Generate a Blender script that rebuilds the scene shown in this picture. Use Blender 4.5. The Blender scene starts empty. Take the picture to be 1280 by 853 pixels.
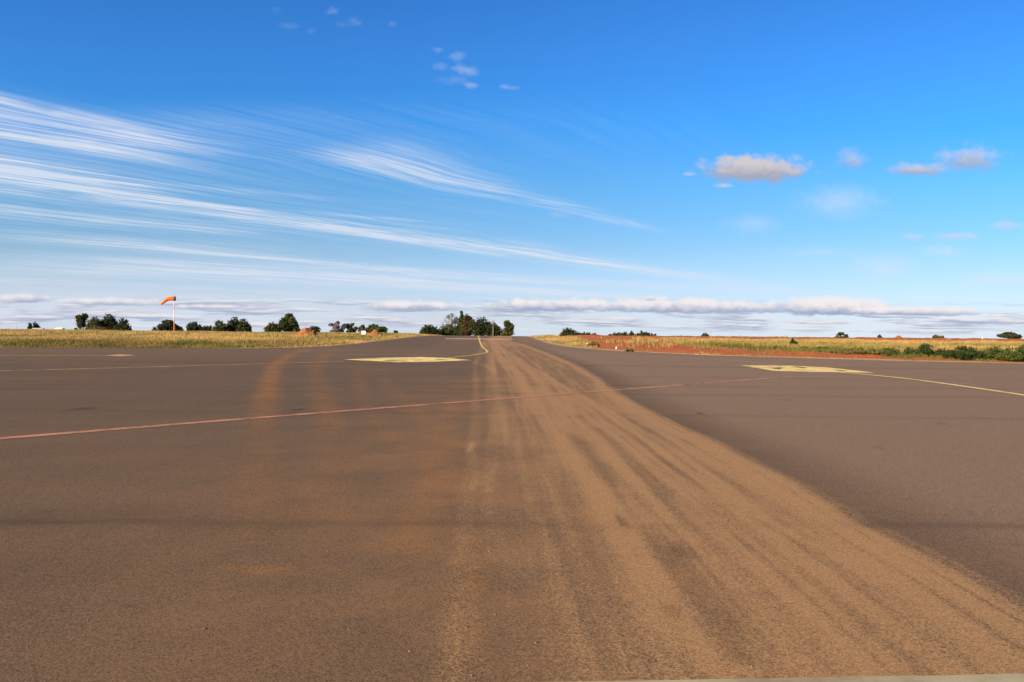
import bpy, math, random
import numpy as np
from mathutils import Matrix, Vector

rng = np.random.default_rng(7)
random.seed(7)
sc = bpy.context.scene
C = sc.collection

# ------------------------------------------------------------------ camera
FPX, CX, CY, EYE = 930.0, 640.0, 426.5, 1.6
PITCH, ROLL = math.atan(14.5 / FPX), 0.0095
cam_d = bpy.data.cameras.new("camera")
cam_d.sensor_width = 36.0
cam_d.lens = FPX / 1280.0 * 36.0
cam_d.clip_start, cam_d.clip_end = 0.1, 20000.0
cam = bpy.data.objects.new("camera", cam_d)
C.objects.link(cam)
RM = Matrix.Rotation(math.pi / 2 - PITCH, 3, 'X') @ Matrix.Rotation(ROLL, 3, 'Z')
cam.matrix_world = Matrix.Translation((0, 0, EYE)) @ RM.to_4x4()
sc.camera = cam
RN = np.array(RM)


def ray(px, py):
    return RN @ np.array([(px - CX) / FPX, -(py - CY) / FPX, -1.0])


# ------------------------------------------------------------------ helpers
def sstep(a, b, x):
    t = np.clip((np.asarray(x, float) - a) / (b - a), 0, 1)
    return t * t * (3 - 2 * t)


def vnoise(x, y, seed=0):
    x = np.asarray(x, float); y = np.asarray(y, float)
    xi = np.floor(x).astype(np.int64); yi = np.floor(y).astype(np.int64)
    fx = x - xi; fy = y - yi
    fx = fx * fx * (3 - 2 * fx); fy = fy * fy * (3 - 2 * fy)

    def h(a, b):
        n = (a * 374761393 + b * 668265263 + seed * 974634777) & 0xFFFFFFFF
        n = ((n ^ (n >> 13)) * 1274126177) & 0xFFFFFFFF
        n = n ^ (n >> 16)
        return (n & 0xFFFF) / 65535.0
    return (h(xi, yi) * (1 - fx) + h(xi + 1, yi) * fx) * (1 - fy) + (h(xi, yi + 1) * (1 - fx) + h(xi + 1, yi + 1) * fx) * fy


def fbm(x, y, o=4, seed=0):
    s = 0; a = 0.5; t = 0
    for k in range(o):
        s = s + a * vnoise(x * 2 ** k, y * 2 ** k, seed + k); t += a; a *= 0.5
    return s / t


def rise(Y):
    """The apron is flat near the camera, climbs gently to a crest, then falls away."""
    Y = np.asarray(Y, float)
    up = 0.0105 * 6 * np.logaddexp(0, (Y - 25) / 6)
    k = 14.0
    d = k * np.logaddexp(0, (Y - 108) / k)
    return up - 0.028 * d


EDGE = np.array([(-400, 44.5), (-60, 44.8), (-31, 45.6), (-22, 46.6), (-17, 47.6), (-14.4, 49.6), (-13.1, 53), (-12.4, 60), (-12.1, 70),
                 (-12.0, 85), (-11.95, 150), (2.2, 150), (2.25, 105), (2.7, 80), (3.3, 64), (4.0, 58), (4.9, 54), (7.1, 48.6), (9.6, 45.7),
                 (11.7, 43.3), (14.9, 41.8), (17.7, 40.4), (21, 38.6), (25.8, 37.4), (40, 34), (400, -30)], float)


def yedge(X):
    return np.interp(X, EDGE[:, 0], EDGE[:, 1])


def edge_dist(X, Y):
    """signed distance to the edge of the asphalt, positive outside it"""
    X = np.asarray(X, float); Y = np.asarray(Y, float)
    best = np.full(X.shape, 1e9)
    for (x0, y0), (x1, y1) in zip(EDGE[:-1], EDGE[1:]):
        dx, dy = x1 - x0, y1 - y0
        t = np.clip(((X - x0) * dx + (Y - y0) * dy) / (dx * dx + dy * dy), 0, 1)
        best = np.minimum(best, np.hypot(X - x0 - t * dx, Y - y0 - t * dy))
    return np.where(Y > yedge(X), best, -best)


def at(px, py, lift=0.0):
    """where the sight line through a photo pixel meets the ground"""
    d = ray(px, py)
    Y = np.geomspace(1.5, 400, 6000)
    z = EYE + d[2] / d[1] * Y
    i = np.argmax(z < rise(Y) + lift)
    if i == 0:
        i = 5000
    return np.array([d[0] / d[1] * Y[i], Y[i]])


def ground_h(X, Y):
    d = edge_dist(X, Y)
    X = np.asarray(X, float); Y = np.asarray(Y, float)
    far = 1 - sstep(118, 140, Y)
    bump = (fbm(X * 0.12, Y * 0.12, 3, 3) - 0.5) * 0.35 + (fbm(X * 0.7, Y * 0.7, 3, 9) - 0.5) * 0.16
    right = sstep(3, 12, X)
    bank = right * sstep(0.6, 3.0, d) * (0.06 + 0.30 * np.clip(fbm(X * 1.1, Y * 1.1, 4, 21) - .25, 0, 1))
    z = rise(Y) - 0.03 + sstep(0.0, 0.5, d) * 0.035 + sstep(0.3, 3.5, d) * (bump * far) + bank * far
    z = z - 0.04 * sstep(58, 108, Y) * sstep(0.3, 7.0, d)
    z = z + sstep(6, 12, X) * (0.22 * sstep(88, 96, Y) * (1 - sstep(112, 128, Y)) * (0.6 + 0.8 * fbm(X * 0.3, Y * 0.3, 3, 61)) - 0.10 * sstep(55, 85, Y))
    # the deep roll of far land
    z = np.maximum(z, -140.0)
    return z


def mesh_np(name, verts, faces, k=4):
    me = bpy.data.meshes.new(name)
    v = np.ascontiguousarray(verts, dtype=np.float32).reshape(-1, 3)
    f = np.ascontiguousarray(faces, dtype=np.int32).reshape(-1, k)
    me.vertices.add(len(v)); me.vertices.foreach_set("co", v.ravel())
    me.loops.add(f.size); me.loops.foreach_set("vertex_index", f.ravel())
    me.polygons.add(len(f))
    me.polygons.foreach_set("loop_start", np.arange(len(f), dtype=np.int32) * k)
    me.update(calc_edges=True)
    return me


def attr(me, name, vals):
    a = me.attributes.new(name, 'FLOAT', 'POINT')
    a.data.foreach_set("value", np.ascontiguousarray(vals, dtype=np.float32).ravel())


def obj(name, me, mat=None, parent=None, loc=None, smooth=False, **props):
    o = bpy.data.objects.new(name, me)
    C.objects.link(o)
    if me is not None and mat is not None:
        for m in (mat if isinstance(mat, (list, tuple)) else [mat]):
            me.materials.append(m)
    if smooth and me is not None:
        me.polygons.foreach_set("use_smooth", np.ones(len(me.polygons), dtype=bool))
    if parent is not None:
        o.parent = parent
    if loc is not None:
        o.location = loc
    for k_, v_ in props.items():
        o[k_] = v_
    return o


def thing(name, loc, label, cat, group=None, rz=0.0):
    o = bpy.data.objects.new(name, None)
    C.objects.link(o)
    o.empty_display_size = 0.2
    o.location = loc
    o.rotation_euler = (0, 0, rz)
    o["label"] = label; o["category"] = cat
    if group:
        o["group"] = group
    return o


def grid_faces(ny, nx):
    a = np.arange(ny * nx).reshape(ny, nx)
    return np.stack([a[:-1, :-1], a[:-1, 1:], a[1:, 1:], a[1:, :-1]], -1).reshape(-1, 4)


def tube(points, radii, n=8, cap=True):
    P = [Vector(p) for p in points]
    vs, fs = [], []
    prev = None
    for i, p in enumerate(P):
        t = (P[min(i + 1, len(P) - 1)] - P[max(i - 1, 0)]).normalized()
        a = prev - t * prev.dot(t) if prev is not None else t.orthogonal()
        if a.length < 1e-6:
            a = t.orthogonal()
        a.normalize(); prev = a
        b = t.cross(a)
        for k in range(n):
            q = p + (a * math.cos(2 * math.pi * k / n) + b * math.sin(2 * math.pi * k / n)) * radii[i]
            vs.append(tuple(q))
    for i in range(len(P) - 1):
        for k in range(n):
            fs.append((i * n + k, i * n + (k + 1) % n, (i + 1) * n + (k + 1) % n, (i + 1) * n + k))
    if cap:
        fs.append(tuple(range(n))[::-1]); fs.append(tuple((len(P) - 1) * n + k for k in range(n)))
    return vs, fs


def join(parts):
    vs, fs = [], []
    for v, f in parts:
        b = len(vs); vs += list(v); fs += [tuple(i + b for i in q) for q in f]
    return vs, fs


def py_mesh(name, vf):
    me = bpy.data.meshes.new(name)
    me.from_pydata(vf[0], [], vf[1]); me.update()
    return me


def box(cx, cy, cz, sx, sy, sz, bev=0.0):
    x, y, z = sx / 2, sy / 2, sz / 2
    v = [(cx + a * x, cy + b * y, cz + c * z) for c in (-1, 1) for b in (-1, 1) for a in (-1, 1)]
    f = [(0, 2, 3, 1), (4, 5, 7, 6), (0, 1, 5, 4), (2, 6, 7, 3), (0, 4, 6, 2), (1, 3, 7, 5)]
    return v, f


# ------------------------------------------------------------------ materials
class NT:
    def __init__(s, tree):
        s.t = tree

    def n(s, typ, **kw):
        nd = s.t.nodes.new(typ)
        for k_, v_ in kw.items():
            setattr(nd, k_, v_)
        return nd

    def link(s, a, b):
        s.t.links.new(a, b)

    def put(s, sock, v):
        if isinstance(v, bpy.types.NodeSocket):
            s.link(v, sock)
        else:
            sock.default_value = v

    def m(s, op, a, b=0.0, c=None, clamp=False):
        nd = s.n('ShaderNodeMath', operation=op, use_clamp=clamp)
        s.put(nd.inputs[0], a); s.put(nd.inputs[1], b)
        if c is not None:
            s.put(nd.inputs[2], c)
        return nd.outputs[0]

    def ss(s, a, b, x):
        nd = s.n('ShaderNodeMapRange', interpolation_type='SMOOTHSTEP')
        s.put(nd.inputs[0], x); s.put(nd.inputs[1], a); s.put(nd.inputs[2], b)
        return nd.outputs[0]

    def mix(s, f, a, b, mode='MIX'):
        nd = s.n('ShaderNodeMix', data_type='RGBA', blend_type=mode)
        s.put(nd.inputs[0], f)
        s.put(nd.inputs[6], a if isinstance(a, bpy.types.NodeSocket) else (*a, 1.0))
        s.put(nd.inputs[7], b if isinstance(b, bpy.types.NodeSocket) else (*b, 1.0))
        return nd.outputs[2]

    def noise(s, vec, scale, detail=3.0, rough=0.55, dist=0.0):
        nd = s.n('ShaderNodeTexNoise')
        if vec is not None:
            s.link(vec, nd.inputs['Vector'])
        nd.inputs['Scale'].default_value = scale; nd.inputs['Detail'].default_value = detail
        nd.inputs['Roughness'].default_value = rough; nd.inputs['Distortion'].default_value = dist
        return nd.outputs[0]

    def map(s, vec, scale=(1, 1, 1), rot=(0, 0, 0), loc=(0, 0, 0)):
        nd = s.n('ShaderNodeMapping')
        s.link(vec, nd.inputs[0])
        nd.inputs['Location'].default_value = loc; nd.inputs['Rotation'].default_value = rot; nd.inputs['Scale'].default_value = scale
        return nd.outputs[0]

    def attr(s, name):
        return s.n('ShaderNodeAttribute', attribute_name=name).outputs['Fac']


def new_mat(name, rough=0.9, spec=0.15):
    m = bpy.data.materials.new(name)
    m.use_nodes = True
    g = NT(m.node_tree)
    bs = m.node_tree.nodes['Principled BSDF']
    bs.inputs['Roughness'].default_value = rough
    bs.inputs['Specular IOR Level'].default_value = spec
    g.obj = g.n('ShaderNodeTexCoord').outputs['Object']
    g.bs = bs
    return m, g


def bump(g, h, strength, dist):
    b = g.n('ShaderNodeBump')
    b.inputs['Strength'].default_value = strength; b.inputs['Distance'].default_value = dist
    g.link(h, b.inputs['Height']); g.link(b.outputs[0], g.bs.inputs['Normal'])


def speckled(name, col, var=0.25, scale=8.0, rough=0.85, spec=0.2, bmp=0.0, bscale=30.0):
    m, g = new_mat(name, rough, spec)
    n = g.noise(g.obj, scale, 4)
    dark = tuple(c * (1 - var) for c in col); lite = tuple(min(1, c * (1 + var)) for c in col)
    g.link(g.mix(g.ss(0.3, 0.7, n), dark, lite), g.bs.inputs['Base Color'])
    if bmp:
        bump(g, g.noise(g.obj, bscale, 3), bmp, 0.02)
    return m


# asphalt -----------------------------------------------------------
def mat_asphalt():
    m, g = new_mat("asphalt", 0.92, 0.10)
    P = g.obj
    fine = g.noise(P, 105, 4, 0.75)
    mid = g.noise(P, 14, 4, 0.65)
    big = g.noise(P, 0.30, 4, 0.6)
    wide = g.noise(P, 0.11, 3, 0.55)
    vor = g.n('ShaderNodeTexVoronoi'); g.link(P, vor.inputs['Vector']); vor.inputs['Scale'].default_value = 110
    chips = g.n('ShaderNodeSeparateColor'); g.link(vor.outputs['Color'], chips.inputs[0])
    lanes = g.noise(g.map(P, (0.04, 0.8, 1)), 1.0, 3, 0.5)          # long paving lanes across the apron
    base = g.mix(g.ss(0.25, 0.75, big), (0.104, 0.070, 0.040), (0.128, 0.087, 0.050))
    base = g.mix(g.m('MULTIPLY', g.ss(0.42, 0.62, lanes), 0.35), base, (0.092, 0.066, 0.038))
    base = g.mix(g.m('MULTIPLY', g.ss(0.40, 0.66, wide), 0.35), base, (0.120, 0.072, 0.044))
    base = g.mix(g.attr('pale'), base, (0.198, 0.133, 0.080))
    st = g.m('ADD', g.m('MULTIPLY', fine, 1.2), g.m('MULTIPLY', chips.outputs[0], 0.55))
    gr_ = g.mix(g.ss(0.45, 1.30, st), (0.56, 0.55, 0.54), (1.44, 1.42, 1.39))
    pits = g.ss(0.80, 0.93, chips.outputs[1])
    base = g.mix(1.0, base, gr_, 'MULTIPLY')
    base = g.mix(g.m('MULTIPLY', pits, 0.42), base, (0.030, 0.020, 0.012))
    # dust lies on it, broken by the stones
    str_n = g.noise(g.map(P, (13.0, 0.22, 1), (0, 0, 0.02)), 1.0, 6, 0.66)
    str2 = g.noise(g.map(P, (42.0, 1.1, 1), (0, 0, 0.02)), 1.0, 4, 0.65)
    soft = g.noise(P, 0.9, 6, 0.66)
    br = g.m('ADD', g.m('MULTIPLY', str_n, 0.75), g.m('ADD', g.m('MULTIPLY', mid, 0.35), g.m('ADD', g.m('MULTIPLY', soft, 0.35), g.m('MULTIPLY', str2, 0.22))))
    grain = g.m('MULTIPLY', g.m('MULTIPLY_ADD', st, 0.85, 0.28), g.m('MULTIPLY_ADD', pits, -0.45, 1.0))
    gv = g.m('SUBTRACT', g.m('MULTIPLY_ADD', pits, -0.35, st), 0.88)

    def laid(v, k):
        return g.ss(0.04, 0.95, g.m('ADD', v, g.m('MULTIPLY', g.m('MULTIPLY', gv, k), g.ss(0.0, 0.22, v))))
    dust = g.m('MULTIPLY', laid(g.m('MULTIPLY', g.attr('dust'), g.m('MULTIPLY_ADD', br, 2.2, -0.76)), 0.80), 0.82)
    org = g.m('MULTIPLY', laid(g.m('MULTIPLY', g.attr('orange'), g.m('MULTIPLY_ADD', g.m('ADD', mid, soft), 1.7, -0.70)), 0.8), 0.9)
    haze = g.m('MULTIPLY', g.m('MULTIPLY_ADD', g.ss(0.30, 0.75, soft), 0.7, 0.3), g.m('MULTIPLY', g.attr('film'), grain), clamp=True)
    crumbs = g.m('MULTIPLY', g.ss(0.88, 0.95, chips.outputs[2]), g.m('ADD', g.m('MULTIPLY', g.attr('dust'), 0.35), 0.06), clamp=True)
    dcol = g.mix(g.ss(0.5, 1.35, st), (0.262, 0.138, 0.053), (0.415, 0.242, 0.104))
    col = g.mix(haze, base, (0.226, 0.121, 0.052))
    col = g.mix(org, col, (0.270, 0.125, 0.038))
    col = g.mix(dust, col, dcol)
    col = g.mix(crumbs, col, (0.52, 0.34, 0.16))
    dk = g.m('MULTIPLY', g.attr('dark'), g.m('MULTIPLY_ADD', g.m('ADD', soft, mid), 0.8, 0.2), clamp=True)
    col = g.mix(dk, col, (0.040, 0.029, 0.020))
    g.link(col, g.bs.inputs['Base Color'])
    bump(g, g.m('ADD', fine, g.m('MULTIPLY', chips.outputs[1], 0.6)), 0.50, 0.007)
    return m


def mat_ground():
    m, g = new_mat("soil", 0.95, 0.05)
    P = g.obj
    n1 = g.noise(P, 0.8, 5, 0.65); n2 = g.noise(P, 6, 4, 0.6); n3 = g.noise(P, 0.15, 4, 0.6)
    straw = g.mix(n1, (0.24, 0.155, 0.055), (0.36, 0.25, 0.085))
    straw = g.mix(g.ss(0.52, 0.68, n3), straw, (0.13, 0.125, 0.03))
    red = g.mix(g.ss(0.3, 0.7, n2), (0.30, 0.088, 0.030), (0.47, 0.165, 0.062))
    red = g.mix(g.ss(0.35, 0.65, n1), red, (0.40, 0.122, 0.042))
    sand = g.mix(n2, (0.36, 0.21, 0.09), (0.50, 0.35, 0.19))
    brk = g.m('ADD', g.m('MULTIPLY', g.m('SUBTRACT', n1, 0.5), 1.1), g.m('MULTIPLY', g.m('SUBTRACT', n2, 0.5), 0.5))
    rf = g.ss(0.35, 0.65, g.m('ADD', g.attr('red'), g.m('MULTIPLY', brk, 0.7)))
    sf = g.ss(0.35, 0.65, g.m('ADD', g.attr('sand'), brk))
    col = g.mix(rf, straw, red)
    col = g.mix(sf, col, sand)
    g.link(col, g.bs.inputs['Base Color'])
    bump(g, g.m('ADD', n2, n1), 1.0, 0.22)
    return m


def mat_leaf(name, a, b, trans=0.25):
    m, g = new_mat(name, 0.7, 0.15)
    t = g.attr('tint')
    c = g.mix(t, a, b)
    g.link(c, g.bs.inputs['Base Color'])
    out = g.t.nodes['Material Output']
    tr = g.n('ShaderNodeBsdfTranslucent'); g.link(c, tr.inputs[0])
    mx = g.n('ShaderNodeMixShader'); mx.inputs[0].default_value = trans
    g.link(g.bs.outputs[0], mx.inputs[1]); g.link(tr.outputs[0], mx.inputs[2]); g.link(mx.outputs[0], out.inputs[0])
    return m


def mat_grass():
    m, g = new_mat("grass_blades", 0.8, 0.1)
    t = g.attr('tint'); v = g.attr('val')
    c = g.mix(t, (0.52, 0.350, 0.130), (0.145, 0.155, 0.035))
    c = g.mix(1.0, c, g.mix(v, (0.62, 0.58, 0.55), (1.25, 1.22, 1.15)), 'MULTIPLY')
    g.link(c, g.bs.inputs['Base Color'])
    out = g.t.nodes['Material Output']
    tr = g.n('ShaderNodeBsdfTranslucent'); g.link(c, tr.inputs[0])
    mx = g.n('ShaderNodeMixShader'); mx.inputs[0].default_value = 0.3
    g.link(g.bs.outputs[0], mx.inputs[1]); g.link(tr.outputs[0], mx.inputs[2]); g.link(mx.outputs[0], out.inputs[0])
    return m


def mat_paint(name, col, wear=0.35, dirt=(0.20, 0.12, 0.06), flake=0.30):
    m, g = new_mat(name, 0.75, 0.2)
    n = g.noise(g.obj, 2.2, 6, 0.7); f = g.noise(g.obj, 60, 3, 0.7)
    lo = g.noise(g.map(g.obj, (0.8, 0.25, 1)), 1.0, 4, 0.6)
    nf = g.m('ADD', g.m('MULTIPLY', n, 0.7), g.m('ADD', g.m('MULTIPLY', f, 0.22), g.m('MULTIPLY', lo, 0.3)))
    w = g.ss(0.50, 0.80, nf)
    c = g.mix(g.m('MULTIPLY', w, wear), col, dirt)
    c = g.mix(1.0, c, g.mix(f, (0.72, 0.70, 0.68), (1.15, 1.14, 1.12)), 'MULTIPLY')
    c = g.mix(g.m('MULTIPLY', g.attr('dust'), g.m('MULTIPLY_ADD', nf, 0.55, 0.0), clamp=True), c, (0.30, 0.165, 0.065))
    g.link(c, g.bs.inputs['Base Color'])
    bump(g, f, 0.3, 0.004)
    if flake:
        # flaked away paint: the asphalt below shows through
        tp = g.n('ShaderNodeBsdfTransparent'); mx = g.n('ShaderNodeMixShader')
        hole = g.m('MULTIPLY', g.ss(0.60 - 0.12 * flake, 0.86 - 0.12 * flake, nf), 0.60)
        g.link(hole, mx.inputs[0]); g.link(g.bs.outputs[0], mx.inputs[1]); g.link(tp.outputs[0], mx.inputs[2])
        g.link(mx.outputs[0], g.t.nodes['Material Output'].inputs[0])
    return m


M_ASPH = mat_asphalt()
M_GROUND = mat_ground()
M_GRASS = mat_grass()
M_DGREEN = mat_leaf("dark_green_leaves", (0.022, 0.031, 0.012), (0.058, 0.074, 0.024))
M_GREEN = mat_leaf("green_leaves", (0.032, 0.044, 0.013), (0.085, 0.098, 0.028))
M_OLIVE = mat_leaf("olive_leaves", (0.045, 0.048, 0.014), (0.110, 0.105, 0.030))
M_GREY = mat_leaf("greyish_leaves", (0.075, 0.082, 0.055), (0.16, 0.16, 0.105))
M_MAUVE = mat_leaf("mauve_grey_leaves", (0.13, 0.11, 0.12), (0.26, 0.22, 0.23))
M_RUST = mat_leaf("rusty_leaves", (0.036, 0.030, 0.011), (0.105, 0.070, 0.026))
M_WEED = mat_leaf("weed_leaves", (0.040, 0.060, 0.012), (0.105, 0.125, 0.028), 0.3)
M_WEEDD = mat_leaf("dark_weed_leaves", (0.022, 0.040, 0.010), (0.055, 0.080, 0.020), 0.3)
M_WEEDY = mat_leaf("yellow_weed_leaves", (0.090, 0.090, 0.020), (0.210, 0.180, 0.045), 0.3)
M_SCRUB = mat_leaf("dry_brown_twigs", (0.080, 0.045, 0.022), (0.200, 0.120, 0.060))
M_BARK = speckled("bark", (0.10, 0.075, 0.055), 0.4, 3, bmp=0.5)
M_PALEBARK = speckled("pale_bark", (0.24, 0.20, 0.16), 0.35, 3, bmp=0.4)
M_YELLOW = mat_paint("yellow_paint", (0.74, 0.55, 0.14), 0.30)
M_PALEYEL = mat_paint("pale_yellow_paint", (0.80, 0.61, 0.20), 0.55, flake=0.12)
M_OCHRE = mat_paint("worn_ochre_paint", (0.48, 0.30, 0.09), 0.55, flake=0.5)
M_PINK = mat_paint("faded_red_paint", (0.46, 0.205, 0.108), 0.6, flake=0.55)
M_FAINT = mat_paint("worn_white_paint", (0.30, 0.22, 0.15), 0.6)
M_BUFF = mat_paint("buff_paint", (0.66, 0.42, 0.22), 0.4)
M_BLACKP = mat_paint("black_paint", (0.06, 0.048, 0.036), 0.4)
M_CONC = mat_paint("pale_kerb_concrete", (0.37, 0.32, 0.185), 0.75, (0.20, 0.14, 0.07), 0)
M_MOUND = speckled("orange_soil", (0.27, 0.115, 0.045), 0.4, 5, 0.95, 0.05, 1.0, 7)
M_REDM = speckled("red_soil_heap", (0.28, 0.09, 0.035), 0.3, 2, 0.95, 0.05, 0.8, 3)
M_STONE = speckled("pebble_stone", (0.20, 0.115, 0.065), 0.4, 40, 0.9, 0.1)
M_ROCK = speckled("dark_rock", (0.07, 0.06, 0.055), 0.4, 3, 0.9, 0.1, 0.4, 8)
M_WHITE = speckled("white_painted_metal", (0.74, 0.72, 0.69), 0.06, 5, 0.55, 0.3)
M_WALLW = speckled("white_rendered_wall", (0.72, 0.68, 0.62), 0.08, 1, 0.85, 0.1)
M_ROOF = speckled("grey_sheet_roof", (0.42, 0.40, 0.39), 0.15, 1, 0.6, 0.3)
M_DOOR = speckled("grey_metal_door", (0.16, 0.15, 0.14), 0.2, 2, 0.6, 0.3)
M_ORANGE = speckled("orange_painted_metal", (0.74, 0.16, 0.025), 0.08, 4, 0.5, 0.3)
M_SALMON = speckled("faded_orange_painted_metal", (0.66, 0.36, 0.30), 0.1, 4, 0.55, 0.3)
M_STEEL = speckled("galvanised_steel", (0.40, 0.38, 0.37), 0.1, 5, 0.45, 0.4)
M_POSTW = speckled("weathered_timber", (0.34, 0.28, 0.22), 0.25, 3, 0.85, 0.1)


def mat_sock():
    m, g = new_mat("orange_windsock_fabric", 0.8, 0.1)
    n = g.noise(g.obj, 6, 3)
    c = g.mix(n, (0.78, 0.14, 0.018), (0.88, 0.20, 0.030))
    g.link(c, g.bs.inputs['Base Color'])
    out = g.t.nodes['Material Output']
    tr = g.n('ShaderNodeBsdfTranslucent'); g.link(c, tr.inputs[0])
    mx = g.n('ShaderNodeMixShader'); mx.inputs[0].default_value = 0.25
    g.link(g.bs.outputs[0], mx.inputs[1]); g.link(tr.outputs[0], mx.inputs[2]); g.link(mx.outputs[0], out.inputs[0])
    return m


M_SOCK = mat_sock()
M_SOCKRED = speckled("dark_red_mouth_band", (0.22, 0.035, 0.02), 0.15, 5, 0.8, 0.1)

# ------------------------------------------------------------------ tarmac
xs = np.unique(np.round(np.concatenate([
    np.arange(-4, 6, 0.04), np.arange(6, 14, 0.12), np.arange(-14.6, -4, 0.10), np.arange(-75, -14.6, 0.6), np.arange(14, 76, 0.6)]), 3))
ynear = -14.0
tt = np.concatenate([np.linspace(0, 1, 9)[:-1] * 0.0 + np.linspace(0, 0.98, 8), np.linspace(1, 2, 300)])


def row_y(t, ye):
    lo = ynear + (2.2 - ynear) * np.clip(t, 0, 1)
    hi = 2.2 * (ye / 2.2) ** np.clip(t - 1, 0, 1)
    return np.where(t < 1, lo, hi)


XX = np.repeat(xs[None, :], len(tt), 0)
ye = yedge(xs) + (fbm(xs * 0.9, xs * 0 + 3.3, 4, 5) - 0.5) * 0.7
YY = row_y(tt[:, None], ye[None, :])
ZZ = rise(YY) + (fbm(XX * 0.10, YY * 0.10, 2, 31) - 0.5) * 0.01


def catmull(P, n=14):
    P = np.asarray(P, float); out = []
    Q = np.vstack([2 * P[0] - P[1], P, 2 * P[-1] - P[-2]])
    for i in range(1, len(Q) - 2):
        for t in np.linspace(0, 1, n, endpoint=False):
            a, b, c, d = Q[i - 1], Q[i], Q[i + 1], Q[i + 2]
            out.append(0.5 * ((2 * b) + (c - a) * t + (2 * a - 5 * b + 4 * c - d) * t * t + (3 * b - a - 3 * c + d) * t ** 3))
    out.append(Q[-2])
    return np.array(out)


def track(pix, w, s, X, Y, grow=0.0, noise=0.5, seed=0):
    """dust left by wheels: gaussian across, along a line given by photo pixels"""
    P = np.array([at(*p) for p in pix])
    o = np.argsort(P[:, 1]); P = P[o]
    xc = np.interp(Y, P[:, 1], P[:, 0])
    inside = sstep(P[0, 1] * 0.9 - 0.3, P[0, 1] * 1.06, Y) * (1 - sstep(P[-1, 1] * 0.92, P[-1, 1] * 1.08, Y))
    xc = xc + (fbm(Y * 0.25, Y * 0 + seed, 2, seed) - 0.5) * 0.07
    wv = w * (0.75 + 0.5 * fbm(Y * 0.25, Y * 0 + seed + 7, 2, seed)) + grow * Y
    k = 1 - noise + noise * 1.7 * fbm(Y * 0.45 + X * 0.4, X * 1.1 + seed, 4, seed + 50)
    q = np.abs(X - xc) / wv
    return s * inside * np.exp(-q ** 2.4) * k


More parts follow.
